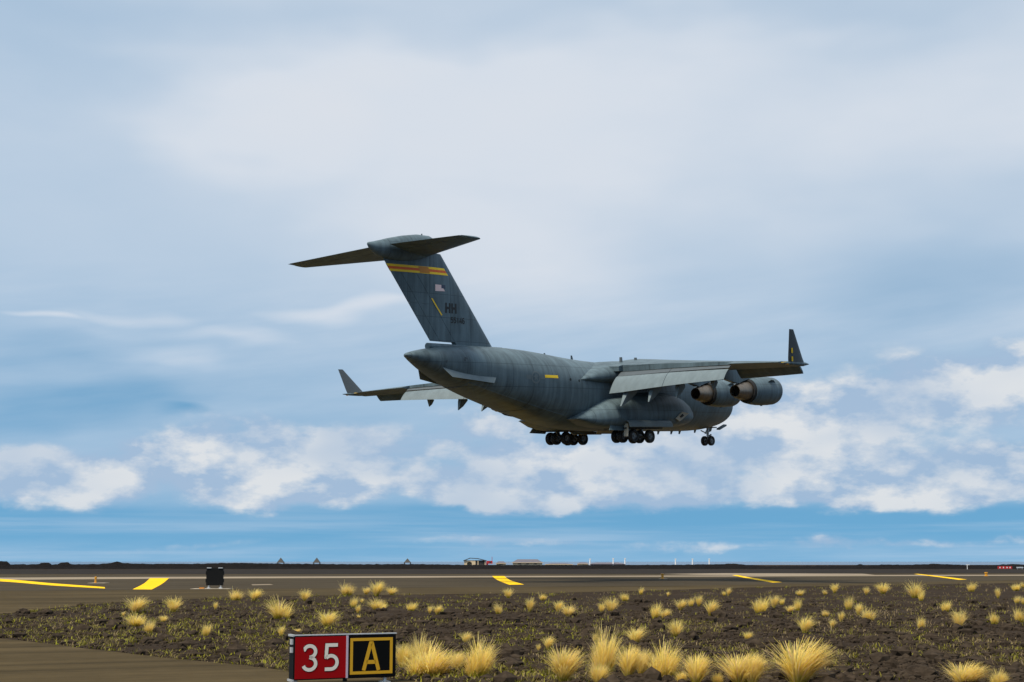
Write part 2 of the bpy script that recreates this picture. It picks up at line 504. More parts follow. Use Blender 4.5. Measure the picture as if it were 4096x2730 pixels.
# blade antennas and lamps
for X, h, l in ((27.69, 0.42, 0.35), (31.5, 0.2, 0.3)):
    t_ = fus(X)[0]
    MB().loft([[A(X - l / 2, 0.03, t_ - 0.1), A(X + l / 2, 0.03, t_ - 0.1), A(X + l / 2, -0.03, t_ - 0.1), A(X - l / 2, -0.03, t_ - 0.1)],
               [A(X, 0.02, t_ + h), A(X + l / 2, 0.02, t_ + h), A(X + l / 2, -0.02, t_ + h), A(X, -0.02, t_ + h)]]).build('blade_antenna', M_DARKPAINT, airplane)
for X in (8.3, 11.0, 12.4, 14.6, 17.4, 19.8):
    b_ = fus(X)[1]
    MB().loft([[A(X - 0.2, 0.03, b_ + 0.1), A(X + 0.2, 0.03, b_ + 0.1), A(X + 0.2, -0.03, b_ + 0.1), A(X - 0.2, -0.03, b_ + 0.1)],
               [A(X + 0.05, 0.02, b_ - 0.3), A(X + 0.25, 0.02, b_ - 0.3), A(X + 0.25, -0.02, b_ - 0.3), A(X + 0.05, -0.02, b_ - 0.3)]]).build('blade_antenna', M_DARKPAINT, airplane)

# ---- wing root fairing over the fuselage
FAIR = [(12.6, 2.2, 7.0, 7.55), (14, 3.25, 6.3, 7.84), (16, 3.95, 5.9, 7.95), (19, 4.35, 5.6, 8.0), (23, 4.45, 5.45, 7.98), (25.5, 4.32, 5.42, 7.8), (27.3, 4.06, 5.48, 7.4), (29.0, 3.76, 5.6, 6.9), (30.0, 3.52, 5.72, 6.45), (30.6, 3.36, 5.82, 6.1)]
rings = []
for X, hw, zb, zt in FAIR:
    zc = zb + (zt - zb) * 0.42
    rg = []
    for i in range(40):
        t = 2 * math.pi * i / 40; c, s = math.cos(t), math.sin(t); e = 2.6
        rg.append(A(X, math.copysign(abs(c) ** (2 / e), c) * hw, zc + math.copysign(abs(s) ** (2 / e), s) * ((zt - zc) if s > 0 else (zc - zb))))
    rings.append(rg)
MB().loft(rings).build('wing_root_fairing', M_PAINT, airplane, 50)
for px_X, px_Y in ((24.3, 3.0), (22.6, 3.4)):
    MB().tube(A(px_X, px_Y, 7.3), A(px_X, px_Y, 8.16), 0.17, 0.13, 8).build('blade_antenna', M_DARKPAINT, airplane)

# ---- airfoil sections
def foil(tc, camber=0.02, a=0.0, b=1.0, n=14):
    """(x, z) loop of an airfoil between chord fractions a and b: upper side from rear to front, then lower side to the rear"""
    xs = [a + (b - a) * (0.5 - 0.5 * math.cos(math.pi * i / n)) for i in range(n + 1)]
    th = lambda x_: 5 * tc * (0.2969 * math.sqrt(x_) - 0.126 * x_ - 0.3516 * x_**2 + 0.2843 * x_**3 - 0.1016 * x_**4)
    cm = lambda x_: camber * 4 * x_ * (1 - x_)
    upp = [(x_, cm(x_) + th(x_) + 0.001) for x_ in reversed(xs)]
    low = [(x_, cm(x_) - th(x_) - 0.001) for x_ in xs]
    return upp + (low[1:] if a == 0 else low)
W_LE0, W_SW, W_C0, W_C1, W_B = 15.8, 0.555, 11.6, 2.6, 25.2
def wle(y): return W_LE0 + W_SW * y
def wch(y): return W_C0 + (W_C1 - W_C0) * y / W_B
def wz(y): return 7.38 - 0.057 * y
def winc(y): return rad(3.5 - 8.0 * max(0.0, y - 6.0) / (W_B - 6.0))
def wpt(y, fx, fz, s):
    """a point of the wing: chord fraction fx, height fz in chords above the chord line"""
    c = wch(y); a = winc(y)
    dx, dz = (fx - 0.4) * c, fz * c
    return A(wle(y) + 0.4 * c + dx * math.cos(a) + dz * math.sin(a), s * y, wz(y) - dx * math.sin(a) + dz * math.cos(a))
def wsec(y, s, a=0.0, b=1.0, n=14):
    tc = 0.135 - 0.03 * y / W_B
    return [wpt(y, x_, z_, s) for x_, z_ in foil(tc, 0.018, a, b, n)]
FLAP_IN, FLAP_OUT, CUT = 4.75, 18.7, 0.80
def flap_ring(y, s, lead, chord, drop, defl, tc=0.14):
    """a slotted flap section: leading edge at chord fraction lead, drop metres under the chord line"""
    c = wch(y); a = winc(y)
    o = wpt(y, lead, 0, s) + Vector((0, 0, -drop))
    d = defl + a
    return [o + Vector((-(x_ * math.cos(d) + z_ * math.sin(d)) * chord, 0, (-x_ * math.sin(d) + z_ * math.cos(d)) * chord)) for x_, z_ in foil(tc, 0.03, 0, 1, 9)]
def build_wing(s):
    m_ = MB()
    for y0, y1, b in ((2.2, FLAP_IN, 0.86), (FLAP_IN + 0.002, FLAP_OUT, CUT), (FLAP_OUT + 0.002, W_B, 0.78)):
        m_.loft([wsec(y0 + (y1 - y0) * i / 6, s, 0.04, b) for i in range(7)])
    wing = m_.build('wing', M_PAINT, airplane, 35)
    MB().loft([wsec(y, s, 0.0, 0.0395, 5) for y in np.linspace(3.6, 24.9, 12)]).build('leading_edge', M_PAINT, wing, 60)
    # drooped slats in front of the leading edge
    for y0, y1 in ((4.4, 6.6), (8.4, 13.2), (15.2, 24.4)):
        rg = []
        for y in np.linspace(y0, y1, 5):
            c = wch(y); o = wpt(y, -0.015, -0.012, s); ln = 0.13 * c + 0.46; d = -rad(40)
            rg.append([o + Vector(((x_ * math.cos(d) - z_ * math.sin(d)) * ln, 0, (x_ * math.sin(d) + z_ * math.cos(d)) * ln)) for x_, z_ in ((-0.15, 0.10), (0.35, 0.14), (0.8, 0.06), (1.0, -0.06), (0.85, -0.12), (0.4, -0.08), (-0.1, 0.02))])
        MB().loft(rg).build('slat', M_PAINT, wing, 40)
    # spoiler panels as raised plates over the slot
    for k, (y0, y1) in enumerate(((5.0, 8.2), (8.26, 11.6), (11.66, 15.1), (15.16, 18.5))):
        MB().loft([[wpt(y, 0.70, 0.048, s), wpt(y, 0.80, 0.036, s), wpt(y, 0.80, 0.033, s), wpt(y, 0.70, 0.044, s)] for y in np.linspace(y0, y1, 4)]).build('spoiler', M_PAINT, wing, 30)
    # double slotted flap in two spans
    for y0, y1 in ((FLAP_IN + 0.1, 11.55), (11.6, FLAP_OUT)):
        ys = np.linspace(y0, y1, 5)
        MB().loft([flap_ring(y, s, 0.812, 0.075 * wch(y) + 0.1, 0.08 + 0.016 * wch(y), rad(24), 0.2) for y in ys]).build('flap_vane', M_DARKPAINT, wing, 40)
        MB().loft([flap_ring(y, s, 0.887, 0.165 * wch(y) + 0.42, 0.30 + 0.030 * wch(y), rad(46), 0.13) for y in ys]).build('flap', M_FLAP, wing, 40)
    # aileron
    MB().loft([[wpt(y, fx, fz, s) for fx, fz in ((0.785, 0.038), (0.99, 0.004 - 0.010), (0.99, -0.001 - 0.014), (0.785, -0.030))] for y in np.linspace(FLAP_OUT + 0.12, 24.2, 4)]).build('aileron', M_PAINT, wing, 30)
    # flap track fairings: a canoe under the wing whose rear half drops with the flap
    for y, L, zt in ((6.7, 1.0, 3.45), (9.75, 0.95, 3.70), (12.7, 0.9, 3.92), (16.5, 0.82, 4.42)):
        front = wpt(y, 0.50, -0.05, s); mid = wpt(y, 0.80, -0.035, s)
        tipp = A(29.35 + 0.03 * (y - 6), s * y, zt)
        w_ = 0.24 * L + 0.05
        def sec(p, half, down, upz):
            return [p + Vector((0, half, upz)), p + Vector((0, half * 0.95, -down * 0.5)), p + Vector((0, half * 0.4, -down)), p + Vector((0, -half * 0.4, -down)), p + Vector((0, -half * 0.95, -down * 0.5)), p + Vector((0, -half, upz))]
        knee = mid.lerp(tipp, 0.30)
        rings_ = [sec(front, 0.05, 0.03, 0.05), sec(front.lerp(mid, 0.45), w_ * 0.8, 0.5 * L, 0.1), sec(mid, w_, 0.95 * L, 0.06)]
        rings_ += [[mid.lerp(tipp, t) + Vector((dx * k_, hy * w_ * q_, dz * k_)) for dx, hy, dz in ((-0.22, 1, 0.08), (-0.05, 0.95, -0.1), (0.5, 0.4, -0.6), (0.5, -0.4, -0.6), (-0.05, -0.95, -0.1), (-0.22, -1, 0.08))] for t, k_, q_ in ((0.35, 1.25 * L, 0.95), (0.7, 0.72 * L, 0.75), (1.0, 0.06, 0.2))]
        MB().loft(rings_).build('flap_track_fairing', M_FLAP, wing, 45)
    # winglet with its root blend, and amber marks
    wl = []
    for t in np.linspace(0, 1, 7):
        cc = 2.45 * (1 - t) + 0.62 * t
        X0 = 30.0 + 2.5 * t + (0.0 if t > 0.05 else -0.05); Y = W_B + 0.05 + 0.62 * t; Z = wz(W_B) + 2.55 * t
        wl.append([A(X0 + x_ * cc, s * (Y + z_ * cc), Z) for x_, z_ in foil(0.10 - 0.02 * t, 0.0, 0, 1, 9)])
    MB().loft(wl).build('winglet', M_DARKPAINT, wing, 50)
    MB().loft([[A(X, s * (W_B + 0.05 + r_ * math.cos(2 * math.pi * i / 10)), wz(W_B) + 0.02 + 0.9 * r_ * math.sin(2 * math.pi * i / 10)) for i in range(10)] for X, r_ in ((29.3, 0.03), (29.9, 0.15), (31, 0.17), (32.2, 0.14), (33.1, 0.03))]).build('wingtip_fairing', M_PAINT, wing, 60)
    for X, t0, t1 in ((31.95, 0.06, 0.2), (32.2, 0.30, 0.45)):
        pts = []
        for t in (t0, t1):
            Y = W_B + 0.05 + 0.62 * t; Z = wz(W_B) + 2.55 * t
            for dx in (0, 0.22):
                pts.append(A(X + 0.9 * (t - t0) + dx, s * (Y + 0.14), Z))
        MB().add(pts, [(0, 1, 3, 2)]).build('winglet_mark', M_YELLOW, wing, None, False)
    MB().box(A(31.75, s * 24.6, wz(24.6) + 0.1), (0.5, 0.4, 0.03)).build('wing_walk_mark', M_YELLOW, wing)
    MB().lathe([(-0.16, 0.001), (-0.12, 0.07), (0.1, 0.08), (0.14, 0.001)], A(32.5, s * 25.25, wz(W_B) - 0.05), (1, 0, 0), 8).build('navigation_lamp', M_LAMP, wing, 60)
    return wing
wings = {s: build_wing(s) for s in (1, -1)}

# ---- engines
def build_engine(s, Y, lip, zc):
    o = A(lip, s * Y, zc); ax = (-1, 0, -0.02)
    outer = [(0.0, 1.10), (0.08, 1.16), (0.3, 1.215), (0.8, 1.255), (1.6, 1.275), (2.6, 1.265), (3.4, 1.20), (4.15, 1.09)]
    inner = [(4.15, 1.06), (3.6, 1.10), (2.0, 1.1), (0.8, 1.02), (0.3, 1.0), (0.08, 1.04)]
    eng = MB().lathe(outer + inner, o, ax, 40, 0, True).build('engine', M_PAINT, airplane, 50)
    MB().lathe([(-0.005, 1.10), (0.06, 1.165), (0.28, 1.225), (0.29, 1.20), (0.08, 1.13), (0.06, 1.03), (0.25, 0.985), (0.2, 1.0)], o, ax, 40).build('intake_lip', M_DARKPAINT, eng, 60)
    MB().lathe([(1.0, 0.01), (1.0, 1.06)], o, ax, 32).build('fan_disc', M_CAVITY, eng)
    MB().lathe([(0.55, 0.0), (0.75, 0.16), (1.0, 0.3)], o, ax, 20).build('spinner', M_DARKPAINT, eng, 60)
    MB().lathe([(3.95, 1.075), (3.95, 0.5)], o, ax, 40).build('fan_exhaust', M_CAVITY, eng)
    MB().lathe([(4.15, 1.045), (4.42, 0.98), (4.43, 0.9), (4.16, 0.97)], o, ax, 40).build('exhaust_ring', M_CAVITY, eng, 30)
    MB().lathe([(3.9, 0.86), (4.4, 0.84), (4.9, 0.78), (5.0, 0.80), (5.08, 0.77), (5.5, 0.66), (5.62, 0.68), (5.7, 0.64), (6.1, 0.53), (6.1, 0.47), (5.6, 0.44)], o, ax, 36).build('core_cowl', M_CORE, eng, 40)
    MB().lathe([(5.6, 0.46), (5.6, 0.01)], o, ax, 24).build('core_exhaust', M_CAVITY, eng)
    # pylon from nacelle crown to the wing's underside
    wl_ = wle(Y)
    low = [A(lip + 1.4, s * Y, zc + 1.22), A(lip + 4.0, s * Y, zc + 1.02), A(lip + 5.9, s * Y, zc + 0.55), A(wl_ + 2.6, s * Y, wz(Y) - 0.75)]
    hi = [A(lip + 1.5, s * Y, zc + 1.30), A(lip + 3.2, s * Y, wz(Y) - 0.75 + 0.3), A(wl_ - 0.2, s * Y, wz(Y) + 0.12), A(wl_ + 3.2, s * Y, wz(Y) - 0.35)]
    rg = []
    for a_, b_, h in zip(low, hi, (0.04, 0.24, 0.27, 0.06)):
        rg.append([a_ + Vector((0, h, 0)), b_ + Vector((0, h * 0.8, 0)), b_ - Vector((0, h * 0.8, 0)), a_ - Vector((0, h, 0))])
    MB().loft(rg).build('pylon', M_PAINT, eng, 30)
    # nacelle strake and drain mast
    q = A(lip + 1.0, s * Y, zc)
    d = Vector((0, -s * math.cos(rad(35)) , math.sin(rad(35))))
    MB().prism([q + d * 1.22, q + d * 1.24 + Vector((-1.3, 0, 0)), q + d * 1.55 + Vector((-1.1, 0, 0)), q + d * 1.5 + Vector((-0.6, 0, 0))], (0, 0.02, 0.03)).build('nacelle_strake', M_PAINT, eng)
    MB().box(A(lip + 1.9, s * Y, zc - 1.31), (0.3, 0.05, 0.12)).build('drain_mast', M_DARKPAINT, eng)
    return eng
for s in (1, -1):
    build_engine(s, 7.5, 12.95, 4.83)
    build_engine(s, 14.2, 16.75, 4.66)

# ---- fin, rudders, bullet fairing, tailplane
def fin_le(Z): return 38.62 + 0.818 * (Z - 8.8)
def fin_te(Z): return 45.85 + 0.80 * (Z - 8.7)
def fin_th(X, Z):
    c = fin_te(Z) - fin_le(Z); t = min(max((X - fin_le(Z)) / c, 0), 1)
    return 5 * 0.085 * (0.2969 * math.sqrt(t) - 0.126 * t - 0.3516 * t**2 + 0.2843 * t**3 - 0.1016 * t**4) * c + 0.01
def fin_sec(Z, a_of, b_of, n=12):
    a_, b_ = a_of(Z), b_of(Z)
    lead = abs(a_ - fin_le(Z)) < 1e-6
    xs = [a_ + (b_ - a_) * (0.5 - 0.5 * math.cos(math.pi * i / n)) for i in range(n + 1)]
    return [A(X, fin_th(X, Z), Z) for X in reversed(xs)] + [A(X, -fin_th(X, Z), Z) for X in (xs[1:] if lead else xs)]
h1 = lambda Z: fin_te(Z) - 1.05
h2 = lambda Z: fin_te(Z) - 2.72
zs = list(np.linspace(8.1, 16.1, 12))
fin = MB().loft([fin_sec(Z, fin_le, h2) for Z in zs]).build('fin', M_PAINT, airplane, 50)
MB().loft([[A(X, w_ * math.cos(2 * math.pi * i / 16), 8.42 + 0.28 * math.sin(2 * math.pi * i / 16)) for i in range(16)] for X, w_ in ((37.2, 0.05), (38.5, 0.42), (41, 0.58), (44, 0.5), (46.3, 0.28))]).build('fin_root_fairing', M_PAINT, airplane, 60)
for z0, z1 in ((8.86, 11.874), (11.886, 15.28)):
    zz = np.linspace(z0, z1, 5)
    rud = MB().loft([fin_sec(Z, lambda Z: h2(Z) + 0.035, lambda Z: h1(Z) - 0.015) for Z in zz]).build('rudder', M_PAINT, fin, 50)
    MB().loft([fin_sec(Z, lambda Z: h1(Z) + 0.02, lambda Z: fin_te(Z)) for Z in zz]).build('rudder_tab', M_PAINT, fin, 50)
def fin_patch(name, pts, mat, s, off=0.014, sub=8):
    """a painted four-sided patch on the fin skin: (X, Z) corners, rows of quads between the two long edges"""
    v, f = [], []
    (ax_, az_), (bx, bz), (cx, cz), (dx, dz) = pts
    for i in range(sub + 1):
        t = i / sub
        for X, Z in ((ax_ + (bx - ax_) * t, az_ + (bz - az_) * t), (dx + (cx - dx) * t, dz + (cz - dz) * t)):
            v.append(A(X, s * (fin_th(X, Z) + off), Z))
    for i in range(sub):
        f.append((2 * i, 2 * i + 2, 2 * i + 3, 2 * i + 1))
    return MB().add(v, f).build(name, mat, fin, None, False)
def stroke_verts(paths, w, cap=True):
    """ribbons of width w along 2-D paths -> verts, faces"""
    V, Fc = [], []
    for path in paths:
        P = [Vector(p) for p in path]
        n0 = len(V)
        for i, p in enumerate(P):
            a_ = (P[i] - P[i - 1]).normalized() if i else None
            b_ = (P[i + 1] - P[i]).normalized() if i < len(P) - 1 else None
            d = (a_ + b_).normalized() if a_ and b_ else (a_ or b_)
            nrm = Vector((-d.y, d.x))
            k = 1.0 / max(0.5, nrm.dot(Vector((-b_.y, b_.x)))) if a_ and b_ else 1.0
            V += [p + nrm * w / 2 * k, p - nrm * w / 2 * k]
        for i in range(len(P) - 1):
            q = n0 + 2 * i
            Fc.append((q, q + 1, q + 3, q + 2))
    return V, Fc
def arc(cx, cy, rx, ry, a0, a1, n=12):
    return [(cx + rx * math.cos(rad(a0 + (a1 - a0) * i / n)), cy + ry * math.sin(rad(a0 + (a1 - a0) * i / n))) for i in range(n + 1)]
GLYPH = {   # unit-height characters, about 0.62 wide
    'H': [[(0.06, 0), (0.06, 1)], [(0.56, 0), (0.56, 1)], [(0.06, 0.5), (0.56, 0.5)]],
    '1': [[(0.31, 0), (0.31, 1)]],
    '4': [[(0.45, 0), (0.45, 1), (0.06, 0.3), (0.6, 0.3)]],
    '5': [[(0.55, 0.93), (0.12, 0.93), (0.10, 0.52)] , [(0.10, 0.52)] + arc(0.29, 0.345, 0.265, 0.275, 100, -140, 16)],
    '6': [arc(0.31, 0.30, 0.24, 0.24, 0, 360, 16), [(0.07, 0.30)] + arc(0.33, 0.66, 0.26, 0.28, 180, 50, 8)],
    '3': [arc(0.30, 0.72, 0.24, 0.215, 155, -75, 14) , arc(0.29, 0.29, 0.27, 0.235, 75, -155, 14)],
    'A': [[(0.03, 0), (0.31, 0.97), (0.59, 0)], [(0.13, 0.27), (0.49, 0.27)]],
}
def fin_text(name, txt, x_aft, z0, h, adv, w, mat, s):
    V, Fc = [], []
    for i, ch in enumerate(txt):
        v, f = stroke_verts(GLYPH[ch], w)
        n0 = len(V)
        V += [Vector((i * adv + p.x, p.y)) for p in v]
        Fc += [tuple(k + n0 for k in q) for q in f]
    pts = []
    Wd = (len(txt) - 1) * adv + 0.62
    for p in V:
        along = p.x if s > 0 else Wd - p.x      # reads left to right from either side
        X = x_aft - along * h; Z = z0 + p.y * h
        pts.append(A(X, s * (fin_th(X, Z) + 0.015), Z))
    return MB().add(pts, Fc).build(name, mat, fin, None, False)
for s in (1, -1):
    zb, zt, zl, zh = 14.32, 14.89, 14.50, 14.71
    L = lambda Z: fin_te(Z) - 0.02
    Rr = lambda Z: fin_le(Z) + 0.03
    fin_patch('band_upper_stripe', [(L(zt), zt - 0.05), (Rr(zt), zt + 0.05), (Rr(zh), zh + 0.05), (L(zh), zh - 0.05)], M_YELLOW, s)
    fin_patch('band_middle_stripe', [(L(zh), zh - 0.05), (Rr(zh), zh + 0.05), (Rr(zl), zl + 0.05), (L(zl), zl - 0.05)], M_BANDRED, s)
    fin_patch('band_lower_stripe', [(L(zl), zl - 0.05), (Rr(zl), zl + 0.05), (Rr(zb), zb + 0.05), (L(zb), zb - 0.05)], M_YELLOW, s)
    fin_patch('band_emblem', [(47.45, 14.86), (46.35, 14.88), (46.15, 14.38), (47.25, 14.34)], M_BANDORANGE, s, 0.02)
    fin_patch('flag_stripes', [(45.55, 13.52), (44.85, 13.52), (44.45, 13.02), (45.55, 12.98)], M_FLAGPALE, s, 0.014, 4)
    fin_patch('flag_canton', [(44.86, 13.53), (44.4, 13.53), (44.4, 13.25), (44.86, 13.25)], M_FLAGBLUE, s, 0.018, 2)
    fin_patch('yellow_line', [(45.98, 12.33), (45.86, 12.36), (44.73, 11.03), (44.85, 11.0)], M_YELLOW, s, 0.014, 2)
    fin_text('tail_code', 'HH', 44.38, 11.24, 0.84, 0.84, 0.24, M_CODE, s)
    fin_text('serial_number', '55146', 43.80, 10.44, 0.48, 0.70, 0.21, M_CODE, s)
BUL = [(44.85, 16.72, 0.06, 0.08), (45.25, 16.75, 0.44, 0.52), (46.1, 16.62, 0.72, 0.90), (47.4, 16.40, 0.86, 1.10), (49, 16.18, 0.86, 1.06), (50.5, 16.02, 0.76, 0.88), (51.6, 15.98, 0.56, 0.62), (52.35, 16.10, 0.32, 0.32), (52.65, 16.22, 0.14, 0.14), (52.72, 16.27, 0.04, 0.04)]
MB().loft([[A(X, w_ * math.cos(2 * math.pi * i / 24), zc + h_ * math.sin(2 * math.pi * i / 24)) for i in range(24)] for X, zc, w_, h_ in BUL]).build('tail_bullet_fairing', M_PAINT, airplane, 60)
MB().tube(A(46.7, 0, 17.4), A(46.7, 0, 17.62), 0.06).build('beacon', M_DARKPAINT, airplane)
def build_tail(s):
    def tp(y, fx, fz):
        t = y / 9.9
        le = 46.0 + 4.35 * t; c = 5.05 * (1 - t) + 2.2 * t
        z0 = 16.1 - 0.42 * t
        return A(le + fx * c, s * y, z0 + (fx - 0.5) * (0.36 * (1 - t) + 0.05) + fz * c)
    tpl = MB().loft([[tp(y, x_, z_) for x_, z_ in foil(0.10, -0.005, 0, 0.69, 12)] for y in np.linspace(0.3, 9.9, 7)]).build('tailplane', M_PAINT, airplane, 45)
    for y0, y1 in ((0.9, 5.3), (5.34, 9.75)):
        MB().loft([[tp(y, x_, z_) for x_, z_ in foil(0.10, -0.005, 0.70, 1.0, 6)] for y in np.linspace(y0, y1, 3)]).build('elevator', M_PAINT, tpl, 45)
    MB().loft([[tp(y, x_, z_ * k_) for x_, z_ in foil(0.09, 0, 0.06, 0.97, 8)] for y, k_ in ((9.9, 1.0), (9.98, 0.6), (10.02, 0.1))]).build('tailplane_tip', M_PAINT, tpl, 60)
for s in (1, -1):
    build_tail(s)
    # ventral strake under the tail
    zz = lambda X: 6.62 - (46.0 - X) * 0.155
    v = []
    for X, d in ((46.0, 0.0), (45.35, 0.68), (41.35, 0.52), (41.0, 0.0)):
        Zt = zz(X); Yb = fus_y(X, Zt) - 0.03
        v.append(A(X, s * (Yb + d * 0.32), Zt - d))
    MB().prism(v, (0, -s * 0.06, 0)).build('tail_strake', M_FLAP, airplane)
# cargo ramp and door outline with a shallow lip, under the tail
def belly_z(X, y_):
    top, bot, hw, p = fus(X)
    zc = fus_split(top, bot)
    return zc - (zc - bot) * max(0.0, 1 - abs(y_ / hw) ** p) ** (1 / p)
for X0, X1 in ((31.2, 36.4), (36.5, 43.2)):
    rg = []
    for X in np.linspace(X0, X1, 8):
        hw = fus(X)[2] * 0.74
        ys_ = np.linspace(-hw, hw, 11)
        rg.append([A(X, y_, belly_z(X, y_) - 0.03) for y_ in ys_] + [A(X, y_, belly_z(X, y_) + 0.05) for y_ in ys_[::-1]])
    MB().loft(rg).build('cargo_door', M_PAINT, airplane, 30)

# ---- landing gear pods along the lower fuselage
POD = [(13.9, 0.70, 3.25, 2.75), (14.4, 1.15, 3.65, 2.35), (15.2, 1.60, 4.05, 2.1), (16.3, 1.98, 4.5, 1.86), (17.6, 2.22, 4.82, 1.74), (19, 2.36, 5.0, 1.68), (21.5, 2.44, 4.98, 1.64), (24, 2.44, 4.72, 1.62), (26, 2.42, 4.45, 1.62), (27.5, 2.36, 4.25, 1.63), (27.8, 2.26, 4.1, 1.66), (29.5, 1.45, 3.38, 1.9), (31.2, 0.66, 2.62, 2.42), (31.4, 0.60, 2.52, 2.46)]
def build_pod(s):
    rg = []
    for X, w_, zt, zb in POD:
        zc, h_ = (zt + zb) / 2, (zt - zb) / 2
        e = 3.6
        rr = []
        for i in range(22):
            t = -math.pi / 2 + math.pi * i / 21
            c_, s_ = max(math.cos(t), 0.0), math.sin(t)
            # the roof of the pod slopes in towards the fuselage
            zz_ = zc + math.copysign(abs(s_) ** (2 / e), s_) * h_
            rr.append(A(X, s * (2.85 + w_ * c_ ** (2 / e) * (1 - 0.22 * max(0.0, (zz_ - zc) / (h_ + 1e-6)))), zz_))
        rg.append(rr + [A(X, s * 1.6, zc + h_ * 0.9), A(X, s * 1.6, zc - h_ * 0.9)])
    pod = MB().loft(rg).build('gear_pod', M_PAINT, airplane, 30)
    # air inlet with a pale lining
    yo = 2.85 + 2.25
    MB().prism([A(16.7, s * (yo - 0.12), 3.0), A(18.4, s * (yo + 0.03), 2.25), A(19.2, s * (yo + 0.12), 2.5), A(18.0, s * (yo + 0.06), 3.15)], (0, -s * 0.1, 0)).build('air_inlet', M_PRIMER, pod)
    MB().prism([A(17.7, s * (yo + 0.02), 2.78), A(18.25, s * (yo + 0.08), 2.58), A(18.45, s * (yo + 0.12), 2.72), A(18.0, s * (yo + 0.08), 2.95)], (0, -s * 0.1, 0)).build('inlet_opening', M_CAVITY, pod)
    # wheel well
    MB().box(A(23.9, s * 3.9, 1.62), (5.6, 2.5, 0.12)).build('wheel_well', M_CAVITY, pod)
    # open outer door: curved panel swung up along the pod
    sect = [(5.02, 2.36), (5.32, 2.33), (5.56, 2.22), (5.70, 2.02), (5.74, 1.72)]
    rg = []
    for X in (20.3, 22.5, 24.7, 26.8):
        o_ = [A(X, s * y_, z_) for y_, z_ in sect]; i_ = [A(X, s * (y_ - 0.07), z_ - 0.05) for y_, z_ in reversed(sect)]
        rg.append(o_ + i_)
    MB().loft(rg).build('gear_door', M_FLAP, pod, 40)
    for X, y_, tilt in (((26.5, 5.05, 0.1),) if s > 0 else ()):
        MB().box(A(X, s * y_, 1.45), (0.12, 0.42, 1.15), Matrix.Rotation(tilt, 3, 'Y')).build('strut_door', M_PRIMER, pod)
    MB().prism([A(21.6, s * 1.7, 1.5), A(26.4, s * 1.7, 1.5), A(26.1, s * 1.35, 1.2), A(22.0, s * 1.35, 1.2)], (0, s * 0.06, 0.02)).build('inner_gear_door', M_PRIMER, pod)
    MB().prism([A(25.6, s * 4.95, 1.8), A(27.9, s * 4.5, 2.2), A(28.5, s * 4.7, 1.45), A(25.9, s * 5.0, 1.38)], (0, s * 0.06, 0)).build('rear_gear_door', M_PAINT, pod)
for s in (1, -1):
    build_pod(s)

# ---- wheels and struts
def wheel_mesh(name, r, w_):
    m_ = MB()
    h = w_ / 2
    m_.lathe([(-h * 0.55, r * 0.55), (-h * 0.85, r * 0.62), (-h, r * 0.78), (-h * 0.92, r * 0.92), (-h * 0.6, r * 0.99), (-h * 0.25, r), (-h * 0.2, r * 0.975), (-h * 0.12, r * 0.975), (-h * 0.08, r), (h * 0.08, r), (h * 0.12, r * 0.975), (h * 0.2, r * 0.975), (h * 0.25, r), (h * 0.6, r * 0.99), (h * 0.92, r * 0.92), (h, r * 0.78), (h * 0.85, r * 0.62), (h * 0.55, r * 0.55)], (0, 0, 0), (0, 1, 0), 28, 0)
    for d in (-1, 1):
        m_.lathe([(d * h * 0.55, r * 0.56), (d * h * 0.7, r * 0.52), (d * h * 0.35, r * 0.42), (d * h * 0.4, r * 0.2), (d * h * 0.8, r * 0.16), (d * h * 0.8, 0.001)], (0, 0, 0), (0, 1, 0), 20, 1)
    me = mesh(name, m_.v, m_.f)
    me.polygons.foreach_set('material_index', m_.mi)
    me.materials.append(M_TYRE); me.materials.append(M_RIM)
    shade(me, 40)
    return me
WHEEL_MAIN = wheel_mesh('main_wheel', 0.60, 0.46)
WHEEL_NOSE = wheel_mesh('nose_wheel', 0.50, 0.36)
def add_wheel(me, p, parent):
    o = bpy.data.objects.new('wheel', me)
    COL.objects.link(o); o.parent = parent; o.location = p
    return o
for s in (1, -1):
    for Xs, dz in ((22.75, 0.0), (25.25, 0.06)):
        zc = 0.86 + dz; Yc = s * 3.9
        m_ = MB()
        m_.tube(A(Xs, Yc, 1.9), A(Xs, Yc, zc), 0.17, 0.15, 12)
        m_.tube(A(Xs, Yc - 1.05, zc), A(Xs, Yc + 1.05, zc), 0.10, None, 10)
        m_.tube(A(Xs, Yc, 1.0), A(Xs + 0.9, Yc - s * 0.4, 1.75), 0.07, None, 8)
        m_.tube(A(Xs - 0.3, Yc - 0.3, 1.05), A(Xs - 0.3, Yc - 0.3, 1.8), 0.035, None, 6)
        gear = m_.build('main_landing_gear', M_STEEL, airplane, 40)
        for k in (-1, 0, 1):
            add_wheel(WHEEL_MAIN, A(Xs + (0.0 if k else 0.28), Yc + k * 0.93, zc), gear)
m_ = MB()
m_.tube(A(6.05, 0, 2.3), A(6.1, 0, 1.2), 0.15, 0.14, 12)
m_.tube(A(6.1, 0, 1.25), A(6.12, 0, 0.5), 0.10, 0.095, 12)
m_.tube(A(6.12, -0.42, 0.5), A(6.12, 0.42, 0.5), 0.07, None, 10)
m_.tube(A(6.1, 0, 1.2), A(7.3, 0, 1.55), 0.06, None, 8)
m_.box(A(5.95, 0, 1.05), (0.12, 0.34, 0.16))
gear = m_.build('nose_landing_gear', M_STEEL, airplane, 40)
for k in (-1, 1):
    add_wheel(WHEEL_NOSE, A(6.12, k * 0.39, 0.5), gear)
    MB().lathe([(0, 0.1), (0.05, 0.09), (0.09, 0.001)], A(5.9, k * 0.22, 1.1), (1, 0, 0), 10).build('landing_lamp', M_RIM, gear)
